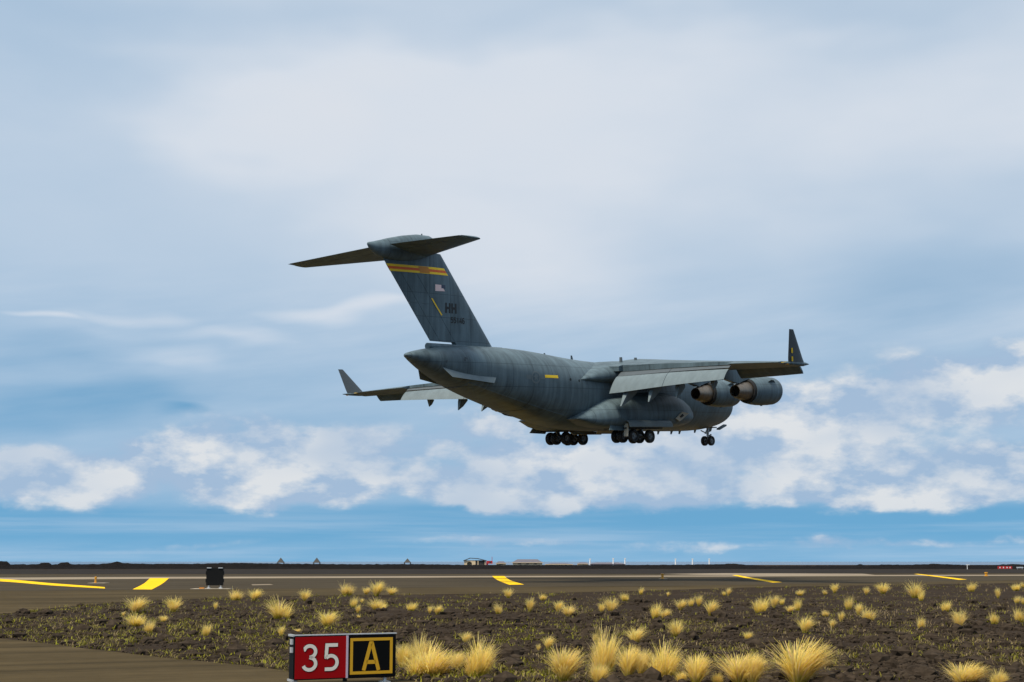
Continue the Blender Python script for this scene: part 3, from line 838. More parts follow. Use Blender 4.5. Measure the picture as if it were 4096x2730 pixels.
MB().prism([A(3.7, 0.35, 2.05), A(5.0, 0.35, 1.62), A(5.0, 0.75, 1.58), A(3.7, 0.75, 2.0)], (0.02, 0.0, 0.14)).build('nose_gear_door', M_PAINT, airplane)
MB().prism([A(4.4, -0.5, 2.0), A(5.6, -0.5, 1.6), A(5.6, -0.7, 1.2), A(4.4, -0.7, 1.5)], (0, 0.04, 0)).build('nose_gear_door', M_PAINT, airplane)
MB().box(A(6.0, 0, 1.86), (2.0, 0.8, 0.1)).build('nose_wheel_well', M_CAVITY, airplane)

# ------------------------------------------------------------------ ground, pavement, sea
def gravel_mat(g, b):
    tc = g.new('ShaderNodeTexCoord'); P = tc.outputs['Object']
    n1 = g.noise(P, 0.25, 5, 0.6); n2 = g.noise(P, 6.0, 6, 0.7); n3 = g.noise(P, 34.0, 4, 0.65)
    vo = g.new('ShaderNodeTexVoronoi'); g.put(vo.inputs['Vector'], P); vo.inputs['Scale'].default_value = 17.0
    k = g.m('ADD', g.m('MULTIPLY', n2, 0.55), g.m('MULTIPLY', n3, 0.45))
    c = g.ramp(k, [(0.32, (0.010, 0.0065, 0.0045)), (0.5, (0.031, 0.0215, 0.0145)), (0.68, (0.072, 0.050, 0.033))])
    c = g.mix(g.m('MULTIPLY', g.sstep(n1, 0.48, 0.72), 0.5), c, (0.070, 0.053, 0.038))
    c = g.mix(g.m('MULTIPLY', g.sep(vo.outputs['Color'])[0], 0.35), c, (0.055, 0.043, 0.034))
    g.put(b.inputs['Base Color'], c)
    bn = g.new('ShaderNodeBump'); bn.inputs['Strength'].default_value = 0.9; bn.inputs['Distance'].default_value = 0.06
    g.put(bn.inputs['Height'], g.m('ADD', g.m('MULTIPLY', n2, 1.0), g.m('MULTIPLY', vo.outputs['Distance'], 0.5)))
    g.put(b.inputs['Normal'], bn.outputs[0])
M_GRAVEL = principled('lava_gravel', (0.03, 0.023, 0.018), 0.9, spec=0.02, build=gravel_mat)
def pavement_mat(c0, c1, dirx=0.92, diry=0.38):
    def f(g, b):
        tc = g.new('ShaderNodeTexCoord'); P = tc.outputs['Object']
        x, y, z = g.sep(P)
        along = g.m('ADD', g.m('MULTIPLY', x, dirx), g.m('MULTIPLY', y, diry))
        across = g.m('SUBTRACT', g.m('MULTIPLY', y, dirx), g.m('MULTIPLY', x, diry))
        S = g.comb(g.m('MULTIPLY', along, 0.035), g.m('MULTIPLY', across, 0.8), 0.0)
        st = g.noise(S, 1.0, 6, 0.62)
        n2 = g.noise(P, 0.12, 4, 0.6); n3 = g.noise(P, 40.0, 3, 0.7); n4 = g.noise(P, 2.2, 5, 0.65)
        k = g.m('ADD', g.m('ADD', g.m('MULTIPLY', st, 0.55), g.m('MULTIPLY', n2, 0.25)), g.m('ADD', g.m('MULTIPLY', n3, 0.12), g.m('MULTIPLY', n4, 0.14)))
        g.put(b.inputs['Base Color'], g.ramp(k, [(0.42, c0), (0.63, c1)]))
        bn = g.new('ShaderNodeBump'); bn.inputs['Strength'].default_value = 0.25; bn.inputs['Distance'].default_value = 0.01
        g.put(bn.inputs['Height'], n3); g.put(b.inputs['Normal'], bn.outputs[0])
    return f
M_ASPHALT = principled('taxiway_asphalt', (0.10, 0.07, 0.04), 0.95, spec=0.05, build=pavement_mat((0.034, 0.025, 0.0115), (0.094, 0.068, 0.033)))
M_CONCRETE = principled('runway_concrete', (0.3, 0.27, 0.23), 0.95, spec=0.05, build=pavement_mat((0.19, 0.15, 0.105), (0.34, 0.28, 0.21)))
M_DARKASPHALT = principled('far_asphalt', (0.05, 0.045, 0.04), 0.95, spec=0.05, build=pavement_mat((0.015, 0.012, 0.0105), (0.033, 0.027, 0.022)))
M_RUNWAY = principled('runway_asphalt', (0.045, 0.036, 0.027), 0.95, spec=0.05, build=pavement_mat((0.036, 0.028, 0.0175), (0.076, 0.060, 0.038)))
def worn_paint(col, under):
    def f(g, b):
        tc = g.new('ShaderNodeTexCoord'); P = tc.outputs['Object']
        n1 = g.noise(g.v('MULTIPLY', P, (1.0, 0.25, 1.0)), 2.5, 6, 0.7); n2 = g.noise(g.v('MULTIPLY', P, (0.35, 0.05, 1.0)), 1.0, 4, 0.6)
        wear = g.sstep(g.m('ADD', g.m('MULTIPLY', n1, 0.6), g.m('MULTIPLY', n2, 0.4)), 0.50, 0.68, 0.0, 0.65)
        k = g.m('MULTIPLY_ADD', n2, 0.5, 0.75)
        g.put(b.inputs['Base Color'], g.mix(wear, g.v('MULTIPLY', col, g.comb(k, k, k)), under))
    return f
M_ROADYELLOW = principled('road_yellow_paint', (0.92, 0.55, 0.004), 0.8, spec=0.05, build=worn_paint((0.92, 0.56, 0.006), (0.16, 0.11, 0.04)))
def water_mat(g, b):
    tc = g.new('ShaderNodeTexCoord')
    bn = g.new('ShaderNodeBump'); bn.inputs['Strength'].default_value = 0.6; bn.inputs['Distance'].default_value = 0.6
    g.put(bn.inputs['Height'], g.noise(g.v('MULTIPLY', tc.outputs['Object'], (0.02, 0.06, 1)), 3.0, 5, 0.6)); g.put(b.inputs['Normal'], bn.outputs[0])
M_SEA = principled('sea_water', (0.015, 0.075, 0.16), 0.25, build=water_mat)
M_LAVA = principled('lava_rock', (0.018, 0.015, 0.014), 0.95, spec=0.02, build=varied((0.010, 0.0085, 0.008), 0.7, 0.5, (1, 1, 1), 0.1))

def sheet(name, pts, mat, parent=None, z=0.0):
    bm = bmesh.new()
    vs_ = [bm.verts.new((p[0], p[1], z)) for p in pts]
    es = [bm.edges.new((vs_[i], vs_[(i + 1) % len(vs_)])) for i in range(len(vs_))]
    bmesh.ops.triangle_fill(bm, use_beauty=True, use_dissolve=False, edges=es)
    for f in bm.faces:
        if f.normal.z < 0: f.normal_flip()
    me = bpy.data.meshes.new(name); bm.to_mesh(me); bm.free()
    return link(name, me, mat, parent)
def px_curve(pts, n=16):
    """smooth ground curve through photo pixels"""
    P = [on_ground(*p) for p in pts]
    out = []
    for i in range(len(P) - 1):
        p0, p1, p2, p3 = P[max(i - 1, 0)], P[i], P[i + 1], P[min(i + 2, len(P) - 1)]
        for k in range(n):
            t = k / n
            out.append(0.5 * ((2 * p1) + (p2 - p0) * t + (2 * p0 - 5 * p1 + 4 * p2 - p3) * t * t + (3 * p1 - p0 - 3 * p2 + p3) * t**3))
    return out + [P[-1]]
ground = sheet('ground', [(-1500, -120), (1500, -120), (1500, 760), (-1500, 760)], M_GRAVEL)
tag(ground, 'dark brown lava gravel ground of the airfield', 'ground', kind='structure')
sea = sheet('sea', [(-30000, 740), (30000, 740), (30000, 60000), (-30000, 60000)], M_SEA, z=-5.0)
tag(sea, 'thin strip of blue sea along the horizon', 'sea', kind='structure')

# edges of the planted island between the taxiways, measured in the photograph
far_edge = px_curve([(4700, 2322), (4096, 2333), (3200, 2347), (2400, 2369), (1700, 2379), (1100, 2387), (600, 2404), (250, 2430), (0, 2459)])
near_edge = px_curve([(0, 2555), (150, 2572), (500, 2615), (900, 2656), (1180, 2688), (1400, 2706), (1600, 2722), (1720, 2738), (1850, 2770), (2000, 2860)])
for _i, _p in enumerate(far_edge + near_edge):        # a slightly crumbled edge
    _k = 0.5 if _i < len(far_edge) else 0.10
    _p.y += _k * mnoise.noise(Vector((_p.x * 0.9, _p.y * 0.3, 2.0)))
tipL = on_ground(-260, 2500)
island_edge = far_edge + [on_ground(-170, 2478), tipL, on_ground(-200, 2535)] + near_edge
outer = [(near_edge[-1].x + 2, 3), (near_edge[-1].x - 2, -60), (-75, -60), (-75, 60), on_ground(-500, 2325), on_ground(-500, 2299), on_ground(0, 2298.5), on_ground(2048, 2297.5), on_ground(4096, 2295), on_ground(4700, 2294)]
taxiway = sheet('taxiway', [tuple(p)[:2] for p in island_edge] + [tuple(p)[:2] for p in outer], M_ASPHALT, z=0.006)
tag(taxiway, 'brownish worn asphalt taxiway curving round the gravel island', 'taxiway', kind='structure')
runway_far = sheet('runway', [tuple(on_ground(px, py))[:2] for px, py in ((-500, 2298.8), (2048, 2297.3), (4700, 2293.8), (4700, 2279), (-500, 2279))], M_DARKASPHALT, z=0.010)
tag(runway_far, 'dark far strip of asphalt runway beyond the pale line', 'runway', kind='structure')
sheet('runway_surface', [tuple(on_ground(px, py))[:2] for px, py in ((-500, 2369), (600, 2361), (1500, 2353), (2700, 2345), (3300, 2335), (4700, 2312), (4700, 2296), (2048, 2300), (-500, 2301))], M_RUNWAY, taxiway, z=0.009)
strip = sheet('runway_shoulder', [tuple(on_ground(px, py))[:2] for px, py in ((-500, 2324), (600, 2316.5), (1500, 2312.5), (2700, 2308), (4700, 2302), (4700, 2298.5), (2700, 2303.5), (1500, 2306.5), (600, 2309), (-500, 2314))], M_CONCRETE, taxiway, z=0.012)
sheet('concrete_slab', [tuple(on_ground(px, py))[:2] for px, py in ((2640, 2297), (2900, 2294), (3450, 2296), (3500, 2301), (3100, 2302.5), (2800, 2300.5))], M_CONCRETE, runway_far, z=0.016)
def marking(name, left, right, z=0.018):
    L, R_ = px_curve(left, 5), px_curve(right, 5)
    v = [(*p[:2], z) for p in L] + [(*p[:2], z) for p in R_]
    n = len(L)
    return link(name, mesh(name, v, [(i, i + 1, n + i + 1, n + i) for i in range(n - 1)], False), M_ROADYELLOW, taxiway)
for L, R_ in (([(600, 2314), (577, 2335), (530, 2359.5)], [(676, 2314), (650, 2336), (607, 2360)]),
              ([(-300, 2304), (0, 2317), (200, 2334), (418, 2350)], [(-300, 2312), (0, 2327), (200, 2343), (420, 2356)]),
              ([(1968, 2305.5), (1990, 2322), (2037, 2341)], [(2017, 2305.5), (2040, 2322), (2097, 2340)]),
              ([(2928, 2302), (2985, 2314), (3090, 2332)], [(2950, 2301.5), (3010, 2313), (3128, 2330.5)]),
              ([(3655, 2297.5), (3740, 2308), (3835, 2321)], [(3672, 2297), (3765, 2307), (3868, 2319.5)])):
    marking('yellow_marking', L, R_)
# old tyre and drainage streaks follow the near taxiway in its material; pale repair patches are real slabs
for pts in (((1010, 2343), (1095, 2341), (1080, 2338), (1005, 2339)),):
    sheet('repair_patch', [tuple(on_ground(*p))[:2] for p in pts], M_CONCRETE, taxiway, z=0.015)

# ------------------------------------------------------------------ lava berm behind the runway
def build_berm():
    rng = random.Random(3)
    top_px = [(-400, 2254), (0, 2246), (30, 2246), (38, 2258), (155, 2258), (165, 2252), (198, 2252), (205, 2259), (232, 2258), (240, 2251), (272, 2251), (285, 2258), (400, 2257), (445, 2252), (470, 2246), (490, 2253), (560, 2256), (760, 2256), (940, 2252), (1100, 2255), (1320, 2257), (1450, 2258), (1640, 2257), (1850, 2260), (2300, 2262), (2700, 2260), (2900, 2257), (2935, 2255), (2980, 2260), (3060, 2265), (3250, 2264), (3420, 2263), (3440, 2257), (3460, 2263), (3540, 2259), (3640, 2260), (3740, 2256), (3860, 2261), (3960, 2262), (4050, 2257), (4096, 2259), (4600, 2258)]
    xs = [p[0] for p in top_px]; ys = [p[1] for p in top_px]
    v, f = [], []
    N = 700
    D = 352.0
    prof = [(-16, 0.0), (-9, 0.35), (-4, 0.8), (0, 1.0), (4, 0.85), (9, 0.4), (15, 0.0)]
    for i in range(N + 1):
        px = -420 + 5050 * i / N
        row = np.interp(px, xs, ys)
        for k, (dy, hh) in enumerate(prof):
            d = D + dy + 3 * mnoise.noise(Vector((px * 0.01, dy * 0.2, 1)))
            p = at_depth(px, row, D)
            h = max(p.z, 0.25)
            rough = 0.14 * mnoise.noise(Vector((px * 0.05, dy * 0.4, 5))) + 0.10 * mnoise.noise(Vector((px * 0.21, dy, 9)))
            z = h * hh + (rough if 0 < hh else -0.15)
            v.append((p.x * d / D, d, z))
    m_ = len(prof)
    for i in range(N):
        for k in range(m_ - 1):
            a_ = i * m_ + k
            f.append((a_, a_ + m_, a_ + m_ + 1, a_ + 1))
    o = link('lava_berm', mesh('lava_berm', v, f), M_LAVA)
    tag(o, 'low black lava rock bank along the far side of the runway', 'rock bank', kind='structure')
build_berm()

# ------------------------------------------------------------------ front sign: 35 | A
M_SIGNRED = principled('sign_red', (0.26, 0.001, 0.002), 0.5, spec=0.1, build=varied((0.30, 0.002, 0.004), 0.08, 2))
M_SIGNBLACK = principled('sign_black', (0.003, 0.003, 0.003), 0.5, spec=0.1)
M_SIGNWHITE = principled('sign_white', (0.74, 0.69, 0.62), 0.45, build=varied((0.74, 0.69, 0.62), 0.05, 4))
M_SIGNYELLOW = principled('sign_yellow', (0.60, 0.32, 0.004), 0.45)
M_CASE = principled('sign_case', (0.006, 0.007, 0.008), 0.6, spec=0.15, build=varied((0.005, 0.0055, 0.006), 0.25, 5))
M_ALU = principled('sign_aluminium', (0.62, 0.62, 0.63), 0.4, 0.5, build=varied((0.62, 0.62, 0.63), 0.15, 6))
M_DIVIDER = principled('sign_divider', (0.55, 0.45, 0.55), 0.4, 0.2)
M_PAD = principled('pad_concrete', (0.42, 0.36, 0.28), 0.9, spec=0.05, build=varied((0.42, 0.36, 0.28), 0.2, 1.5))
def glyph_plate(name, chars, adv, w, h, thick, mat, parent, ox, oz, yf):
    m_ = MB()
    for i, ch in enumerate(chars):
        V, Fc = stroke_verts(GLYPH_SIGN[ch], w)
        n = len(V)
        front = [(ox + (i * adv + p.x) * h, -yf - thick, oz + p.y * h) for p in V]
        back = [(ox + (i * adv + p.x) * h, -yf, oz + p.y * h) for p in V]
        m_.add(front, Fc)
        m_.add(front + back, [(a_, b_, b_ + n, a_ + n) for q in Fc for a_, b_ in ((q[0], q[3]), (q[2], q[1]))])
    return m_.build(name, mat, parent, None, True)
GLYPH_SIGN = {
    '3': [[(0.09, 0.78)] + arc(0.31, 0.715, 0.215, 0.20, 160, -80, 16) + [(0.30, 0.515)], [(0.30, 0.515)] + arc(0.30, 0.29, 0.235, 0.215, 80, -160, 16)],
    '5': [[(0.56, 0.925), (0.15, 0.925), (0.125, 0.50), (0.135, 0.495)], [(0.125, 0.475), (0.16, 0.50)] + arc(0.31, 0.315, 0.23, 0.235, 115, -90, 16) + [(0.08, 0.08)]],
    'A': [[(0.06, 0.0), (0.30, 0.88), (0.345, 0.88), (0.585, 0.0)], [(0.16, 0.27), (0.485, 0.27)]],
}
def build_front_sign():
    th = rad(26)
    pL = on_ground(1172, 2746)          # front left foot of the case
    dist = pL.length
    root = bpy.data.objects.new('taxiway_sign', None); COL.objects.link(root)
    root.location = (pL.x, pL.y, 0); root.rotation_euler = (0, 0, th)
    tag(root, 'low airfield sign reading 35 on red and A on black, at the pavement edge', 'sign')
    # local x along the sign, local -y towards the viewer
    Wd, H0, H1, Dp = 1.56, 0.078, 0.700, 0.22
    half = Wd * 0.505
    m_ = MB()
    m_.box((Wd / 2, Dp / 2, (H0 + H1) / 2), (Wd, Dp, H1 - H0))
    case = m_.build('case', M_CASE, root)
    bm = bmesh.new(); bm.from_mesh(case.data); bmesh.ops.bevel(bm, geom=bm.edges[:], offset=0.012, segments=2, affect='EDGES'); bm.to_mesh(case.data); bm.free()
    red = MB().box((half / 2 + 0.01, -0.006, (H0 + H1) / 2), (half - 0.02, 0.014, H1 - H0 - 0.035)).build('red_panel', M_SIGNRED, root)
    glyph_plate('number_outline', '35', 0.80, 0.165, 0.40, 0.002, M_SIGNBLACK, red, half / 2 - 0.285, 0.19, 0.0135)
    glyph_plate('number', '35', 0.80, 0.125, 0.40, 0.002, M_SIGNWHITE, red, half / 2 - 0.285, 0.19, 0.0165)
    blk = MB().box(((half + Wd) / 2 + 0.02, -0.006, (H0 + H1) / 2), (Wd - half - 0.06, 0.014, H1 - H0 - 0.035)).build('black_panel', M_SIGNBLACK, root)
    bx0, bx1, bz0, bz1, bw = half + 0.055, Wd - 0.06, H0 + 0.055, H1 - 0.05, 0.042
    m_ = MB(); zc_ = (bz0 + bz1) / 2; xc_ = (bx0 + bx1) / 2
    m_.box((xc_, -0.0155, bz1 - bw / 2), (bx1 - bx0, 0.004, bw)); m_.box((xc_, -0.0155, bz0 + bw / 2), (bx1 - bx0, 0.004, bw))
    m_.box((bx0 + bw / 2, -0.0155, zc_), (bw, 0.004, bz1 - bz0 - 2 * bw)); m_.box((bx1 - bw / 2, -0.0155, zc_), (bw, 0.004, bz1 - bz0 - 2 * bw))
    m_.build('border', M_SIGNYELLOW, blk)
    glyph_plate('letter', 'A', 0.8, 0.125, 0.44, 0.002, M_SIGNYELLOW, blk, xc_ - 0.145, 0.185, 0.0135)
    MB().box((half + 0.008, -0.012, (H0 + H1) / 2), (0.030, 0.026, H1 - H0 - 0.02)).build('divider', M_DIVIDER, root)
    MB().box((Wd / 2, 0.02, H1 + 0.006), (Wd + 0.01, 0.06, 0.014)).build('top_rail', M_ALU, root)
    for z_ in (H1 - 0.085, H1 - 0.20):
        MB().box((-0.012, 0.07, z_), (0.03, 0.075, 0.075)).build('latch', M_ALU, root)
    MB().box((-0.006, Dp / 2, H1 + 0.004), (0.03, Dp, 0.03)).build('end_bracket', M_ALU, root)
    MB().box((-0.006, Dp / 2, H0 - 0.004), (0.03, Dp, 0.03)).build('end_bracket', M_ALU, root)
    for x_ in (0.06, Wd - 0.14):
        MB().tube((x_, 0.08, H0), (x_, 0.08, -0.05), 0.028).box((x_, 0.08, 0.008), (0.14, 0.14, 0.016)).build('foot', M_ALU, root)
    MB().box((half + 0.0, 0.04, H0 - 0.02), (0.05, 0.05, 0.04)).build('cable_gland', M_CASE, root)
build_front_sign()

# ------------------------------------------------------------------ back of a second sign on its pad
def build_back_sign():
    p = on_ground(857, 2357)
    k = p.y / F_PX
    root = bpy.data.objects.new('taxiway_sign', None); COL.objects.link(root)
    root.location = (p.x, p.y, 0)
    tag(root, 'black back of a square airfield sign standing on a pale pad', 'sign')
    w_, z0, z1 = 66 * k, 14 * k, 81 * k
    m_ = MB().box((0, 0.1, (z0 + z1) / 2), (w_, 0.2, z1 - z0))
    for s in (-1, 1):
        for z_ in (0.28, 0.72):
            m_.box((s * w_ / 2, 0.1, z0 + (z1 - z0) * z_), (0.09, 0.16, 0.22))
    case = m_.build('case', M_CASE, root)
    for s in (-1, 1):
        MB().tube((s * w_ * 0.36, 0.1, z0), (s * w_ * 0.36, 0.1, -0.03), 0.05).box((s * w_ * 0.36, 0.1, 0.06), (0.2, 0.2, 0.06)).build('foot', M_ALU, root)
        MB().box((s * w_ * 0.34, 0.0, z1 + 0.02), (0.28, 0.12, 0.05)).build('lifting_bracket', M_ALU, root)
    MB().box((-0.2, 0.2, 0.012), (150 * k, 1.6, 0.03)).build('pad', M_PAD, root)
    MB().box((-0.75, -0.2, 0.06), (0.3, 0.3, 0.08)).build('cable_box', M_BANDORANGE, root)
build_back_sign()

# ------------------------------------------------------------------ orange edge markers
M_ORANGE = principled('marker_orange', (0.60, 0.27, 0.01), 0.5)
def build_marker(px, py, hpx, wpx, padw, label):
    p = on_ground(px, py); k = p.y / F_PX
    root = bpy.data.objects.new('edge_marker', None); COL.objects.link(root)
    root.location = (p.x, p.y, 0)
    tag(root, label, 'marker', 'orange edge markers beside the taxiway')
    h, r = hpx * k, wpx * k / 2
    MB().lathe([(0, r * 1.25), (h * 0.08, r * 1.2), (h * 0.1, r * 0.8), (h * 0.7, r * 0.75), (h * 0.72, r), (h * 0.95, r), (h, r * 0.6), (h, 0.001)], (0, 0, 0.03), (0, 0, 1), 12).build('post', M_ORANGE, root, 40)
    if padw:
        MB().box((padw * k * 0.12, 0.3, 0.014), (padw * k, 1.4, 0.036)).build('pad', M_PAD, root)
build_marker(382, 2334, 24, 10, 68, 'orange edge marker on a pale pad above the long yellow line')
build_marker(2650, 2317, 20, 13, 34, 'orange edge marker standing on the runway edge, middle of three')
build_marker(3945, 2306, 15, 14, 0, 'orange edge marker beyond the faint far yellow line')

# ------------------------------------------------------------------ far shore: pavilion, sheds, shelters, masts
M_TAN = principled('plaster_tan', (0.66, 0.52, 0.34), 0.8, build=varied((0.66, 0.52, 0.34), 0.12, 0.8))
M_ROOF = principled('roof_grey_violet', (0.13, 0.12, 0.145), 0.7, build=varied((0.13, 0.12, 0.145), 0.15, 0.6))
M_ROOFDARK = principled('roof_dark', (0.05, 0.047, 0.045), 0.8)
M_WHITE = principled('white_paint', (0.75, 0.76, 0.78), 0.5)
M_REDPAINT = principled('red_paint', (0.42, 0.02, 0.02), 0.5)
M_GLASSFAR = principled('far_window', (0.03, 0.04, 0.05), 0.15)
FAR = 600.0
KF = FAR / F_PX
def far_root(name, px, label, cat, group=None, dist=FAR):
    p = at_depth(px, HOR, dist)
    o = bpy.data.objects.new(name, None); COL.objects.link(o)
    o.location = (p.x, dist, 0)
    return tag(o, label, cat, group)
def zrow(py, dist=FAR):
    return at_depth(2048, py, dist).z
def build_far():
    # pavilion with an arched opening
    r = far_root('pavilion', 1900, 'tan pavilion with an arched opening and dark pitched roof on the far shore', 'pavilion')
    w_, zt = 74 * KF, zrow(2242)
    n = 12; hw = 13 * KF; xa = -22 * KF
    m_ = MB()
    arch = [(xa + hw * 0.75 * math.cos(math.pi * i / n), zt * 0.45 + (zt * 0.3) * math.sin(math.pi * i / n)) for i in range(n + 1)]
    x0, x1 = -43 * KF, 2 * KF
    outline = [(x0, 0), (x0, zt), (x1, zt), (x1, 0), (arch[0][0], 0)] + arch + [(arch[-1][0], 0)]
    m_.prism([(x_, 0, z_) for x_, z_ in outline], (0, 0.5, 0))
    m_.build('front_wall', M_TAN, r)
    MB().box((0, 3.2, zt / 2), (86 * KF, 0.3, zt)).build('back_wall', M_TAN, r)
    MB().box((22 * KF, 0.4, zt * 0.45), (40 * KF, 0.2, zt * 0.85)).build('side_wall', M_ROOFDARK, r)
    for x_ in (12 * KF, 40 * KF):
        MB().box((x_, 0.1, zt / 2), (0.35, 0.35, zt)).build('post', M_TAN, r)
    zr = zrow(2234)
    MB().prism([(-47 * KF, -0.5, zt - 0.1), (-20 * KF, -0.5, zr + 0.2), (12 * KF, -0.5, zr), (47 * KF, -0.5, zt - 0.1), (46 * KF, -0.5, zt - 0.35), (10 * KF, -0.5, zr - 0.3), (-20 * KF, -0.5, zr - 0.1), (-46 * KF, -0.5, zt - 0.35)], (0, 4.5, 0)).build('roof', M_ROOFDARK, r)
    # red cabin on a post
    r = far_root('signal_cabin', 1956, 'small red cabin on a red post with a thin mast, beside the pavilion', 'cabin')
    MB().box((2 * KF, 0, zrow(2250)), (24 * KF, 1.2, 11 * KF)).build('cabin', M_REDPAINT, r)
    MB().box((-7 * KF, 0, zrow(2262)), (7 * KF, 0.5, 24 * KF)).build('post', M_REDPAINT, r)
    MB().tube((12 * KF, 0, zrow(2246)), (12 * KF, 0, zrow(2228)), 0.10).build('mast', M_REDPAINT, r)
    MB().box((5 * KF, -0.62, zrow(2250)), (7 * KF, 0.04, 5 * KF)).build('window', M_GLASSFAR, r)
    # sheds with hipped roofs: centre px, half width, eave row, ridge row, ridge inset, label
    for c, hw_, ev, rd, inset, wallm, label in (
            (2110, 62, 2251, 2238, 22, M_TAN, 'longest grey hip-roofed building on the far shore, right of the red cabin'),
            (2004, 20, 2254, 2246, 10, M_TAN, 'little low roof between the red cabin and the long building'),
            (2236, 56, 2258, 2253, 30, M_TAN, 'very low flat tan building just past the long hip-roofed one'),
            (2332, 22, 2256, 2250, 10, M_TAN, 'short tan building with low gable before the flat violet roofs'),
            (2430, 70, 2257, 2251, 26, M_ROOF, 'flat violet roofed shed behind the white masts')):
        r = far_root('shore_building', c, label, 'building')
        ze, zr = zrow(ev), zrow(rd); W2 = hw_ * KF
        wall = MB().box((0, 2.5, ze / 2), (2 * W2 * 0.94, 5.0, ze)).build('wall', wallm, r)
        nwin = max(1, int(hw_ / 18))
        for i in range(nwin):
            x_ = (-0.75 + 1.5 * (i + 0.5) / nwin) * W2
            MB().box((x_, -0.02, ze * 0.62), (W2 * 0.9 / nwin * 0.6, 0.06, ze * 0.4)).build('window', M_GLASSFAR, r)
        i_ = inset * KF
        v = [(-W2, -0.6, ze), (W2, -0.6, ze), (W2, 5.6, ze), (-W2, 5.6, ze), (-W2 + i_, 2.5, zr), (W2 - i_, 2.5, zr)]
        MB().add(v, [(0, 1, 5, 4), (1, 2, 5), (2, 3, 4, 5), (3, 0, 4), (3, 2, 1, 0)]).build('roof', M_ROOF, r)
        MB().box((0, -0.62, ze - 0.08), (2 * W2, 0.1, 0.2)).build('fascia', wallm, r)
    # pointed shelters
    for c, label in ((1123, 'small pointed beach shelter, first of three along the bank'), (1267, 'small pointed beach shelter, second of three along the bank'), (1630, 'small pointed beach shelter standing alone nearer the pavilion')):
        r = far_root('beach_shelter', c, label, 'shelter', 'pointed shelters on the shore')
        zt, ze, w_ = zrow(2231 if c < 1500 else 2234), zrow(2252), 14 * KF
        MB().add([(-w_, -w_, ze), (w_, -w_, ze), (w_, w_, ze), (-w_, w_, ze), (0, 0, zt)], [(0, 1, 4), (1, 2, 4), (2, 3, 4), (3, 0, 4), (3, 2, 1, 0)]).build('roof', M_ROOFDARK, r)
        for i in (-1, 1):
            for j in (-1, 1):
                MB().tube((i * w_ * 0.85, j * w_ * 0.85, 0), (i * w_ * 0.85, j * w_ * 0.85, ze), 0.14, None, 6).build('post', M_ROOFDARK, r)
    # white masts
    order = ('first', 'second', 'third', 'fourth', 'fifth', 'sixth')
    for i, (c, t) in enumerate(((2360, 2238), (2453, 2236), (2500, 2236), (2702, 2238), (2770, 2238), (2837, 2238))):
        r = far_root('white_mast', c, 'slim white mast on the skyline, %s of six going right from the buildings' % order[i], 'mast', 'white masts on the far shore')
        zt = zrow(t)
        MB().tube((0, 0, 0), (0, 0, zt), 0.36, 0.24, 10).build('pole', M_WHITE, r, 40)
        MB().box((0, 0, zt + 0.1), (0.8, 0.5, 0.3)).build('lamp_head', M_WHITE, r)
    # red distance sign and white wind pole near the berm on the right
    D2 = 330.0; k2 = D2 / F_PX
    r = far_root('runway_sign', 4018, 'long low red airfield sign by the dark bank at the far edge', 'sign', None, D2)
    MB().box((0, 0, zrow(2271, D2)), (56 * k2, 0.25, 10 * k2)).build('panel', M_REDPAINT, r)
    for x_ in (-20, -6, 8, 20):
        MB().box((x_ * k2, -0.13, zrow(2271, D2)), (4 * k2, 0.02, 5 * k2)).build('character', M_WHITE, r)
    for x_ in (-24, 0, 24):
        MB().tube((x_ * k2, 0, 0), (x_ * k2, 0, zrow(2275, D2)), 0.05, None, 6).build('leg', M_ALU, r)
    r = far_root('runway_sign', 4078, 'small pale sign end beside the long red sign', 'sign', None, D2)
    MB().box((0, 0, zrow(2271, D2)), (26 * k2, 0.25, 5 * k2)).build('panel', M_ALU, r)
    for x_ in (-9, 9):
        MB().tube((x_ * k2, 0, 0), (x_ * k2, 0, zrow(2273, D2)), 0.05, None, 6).build('leg', M_ALU, r)
    r = far_root('wind_pole', 3868, 'thin white pole with a short crossbar in front of the bank', 'pole', None, D2)
    MB().tube((0, 0, 0), (0, 0, zrow(2259, D2)), 0.08, 0.06, 8).build('pole', M_WHITE, r)
    MB().box((2 * k2, 0, zrow(2260, D2)), (14 * k2, 0.1, 0.12)).build('crossbar', M_WHITE, r)
    # small tan lamps and boxes on the bank
    for c, row, label in ((578, 2277, 'flat tan box lying on the far runway edge below the bank'), (2602, 2275, 'tan light box on the far runway edge near the masts')):
        p = at_depth(c, row, 380); kk = 380 / F_PX
        r = far_root('light_box', c, label, 'light box', None, 380)
        MB().box((0, 0, 0.22), (26 * kk if c < 1000 else 16 * kk, 0.8, 0.44)).build('box', M_TAN, r)
        MB().box((0, 0, 0.46), (14 * kk if c < 1000 else 9 * kk, 0.6, 0.10)).build('lid', M_PAD, r)
build_far()

# ------------------------------------------------------------------ fountain grass
def straw_mat(g, b):
    at = g.new('ShaderNodeAttribute'); at.attribute_name = 'blade'
    r, gg, bb = g.sep(at.outputs['Vector'])          # r: height along the blade, g: random tone
    tip = g.mix(gg, (0.93, 0.71, 0.10), (0.97, 0.84, 0.34))
    tip = g.mix(g.sstep(bb, 0.75, 0.95), tip, (0.85, 0.60, 0.36))
    oi = g.new('ShaderNodeObjectInfo')
    tip = g.mix(g.m('MULTIPLY', oi.outputs['Random'], 0.4), tip, (0.78, 0.60, 0.26))
    base = g.mix(gg, (0.42, 0.40, 0.02), (0.66, 0.52, 0.06))
    g.put(b.inputs['Base Color'], g.mix(g.sstep(r, 0.02, 0.42), base, tip))
    b.inputs['Subsurface Weight'].default_value = 0.0
M_STRAW = principled('straw_grass', (0.6, 0.42, 0.1), 0.6, spec=0.3, build=straw_mat)
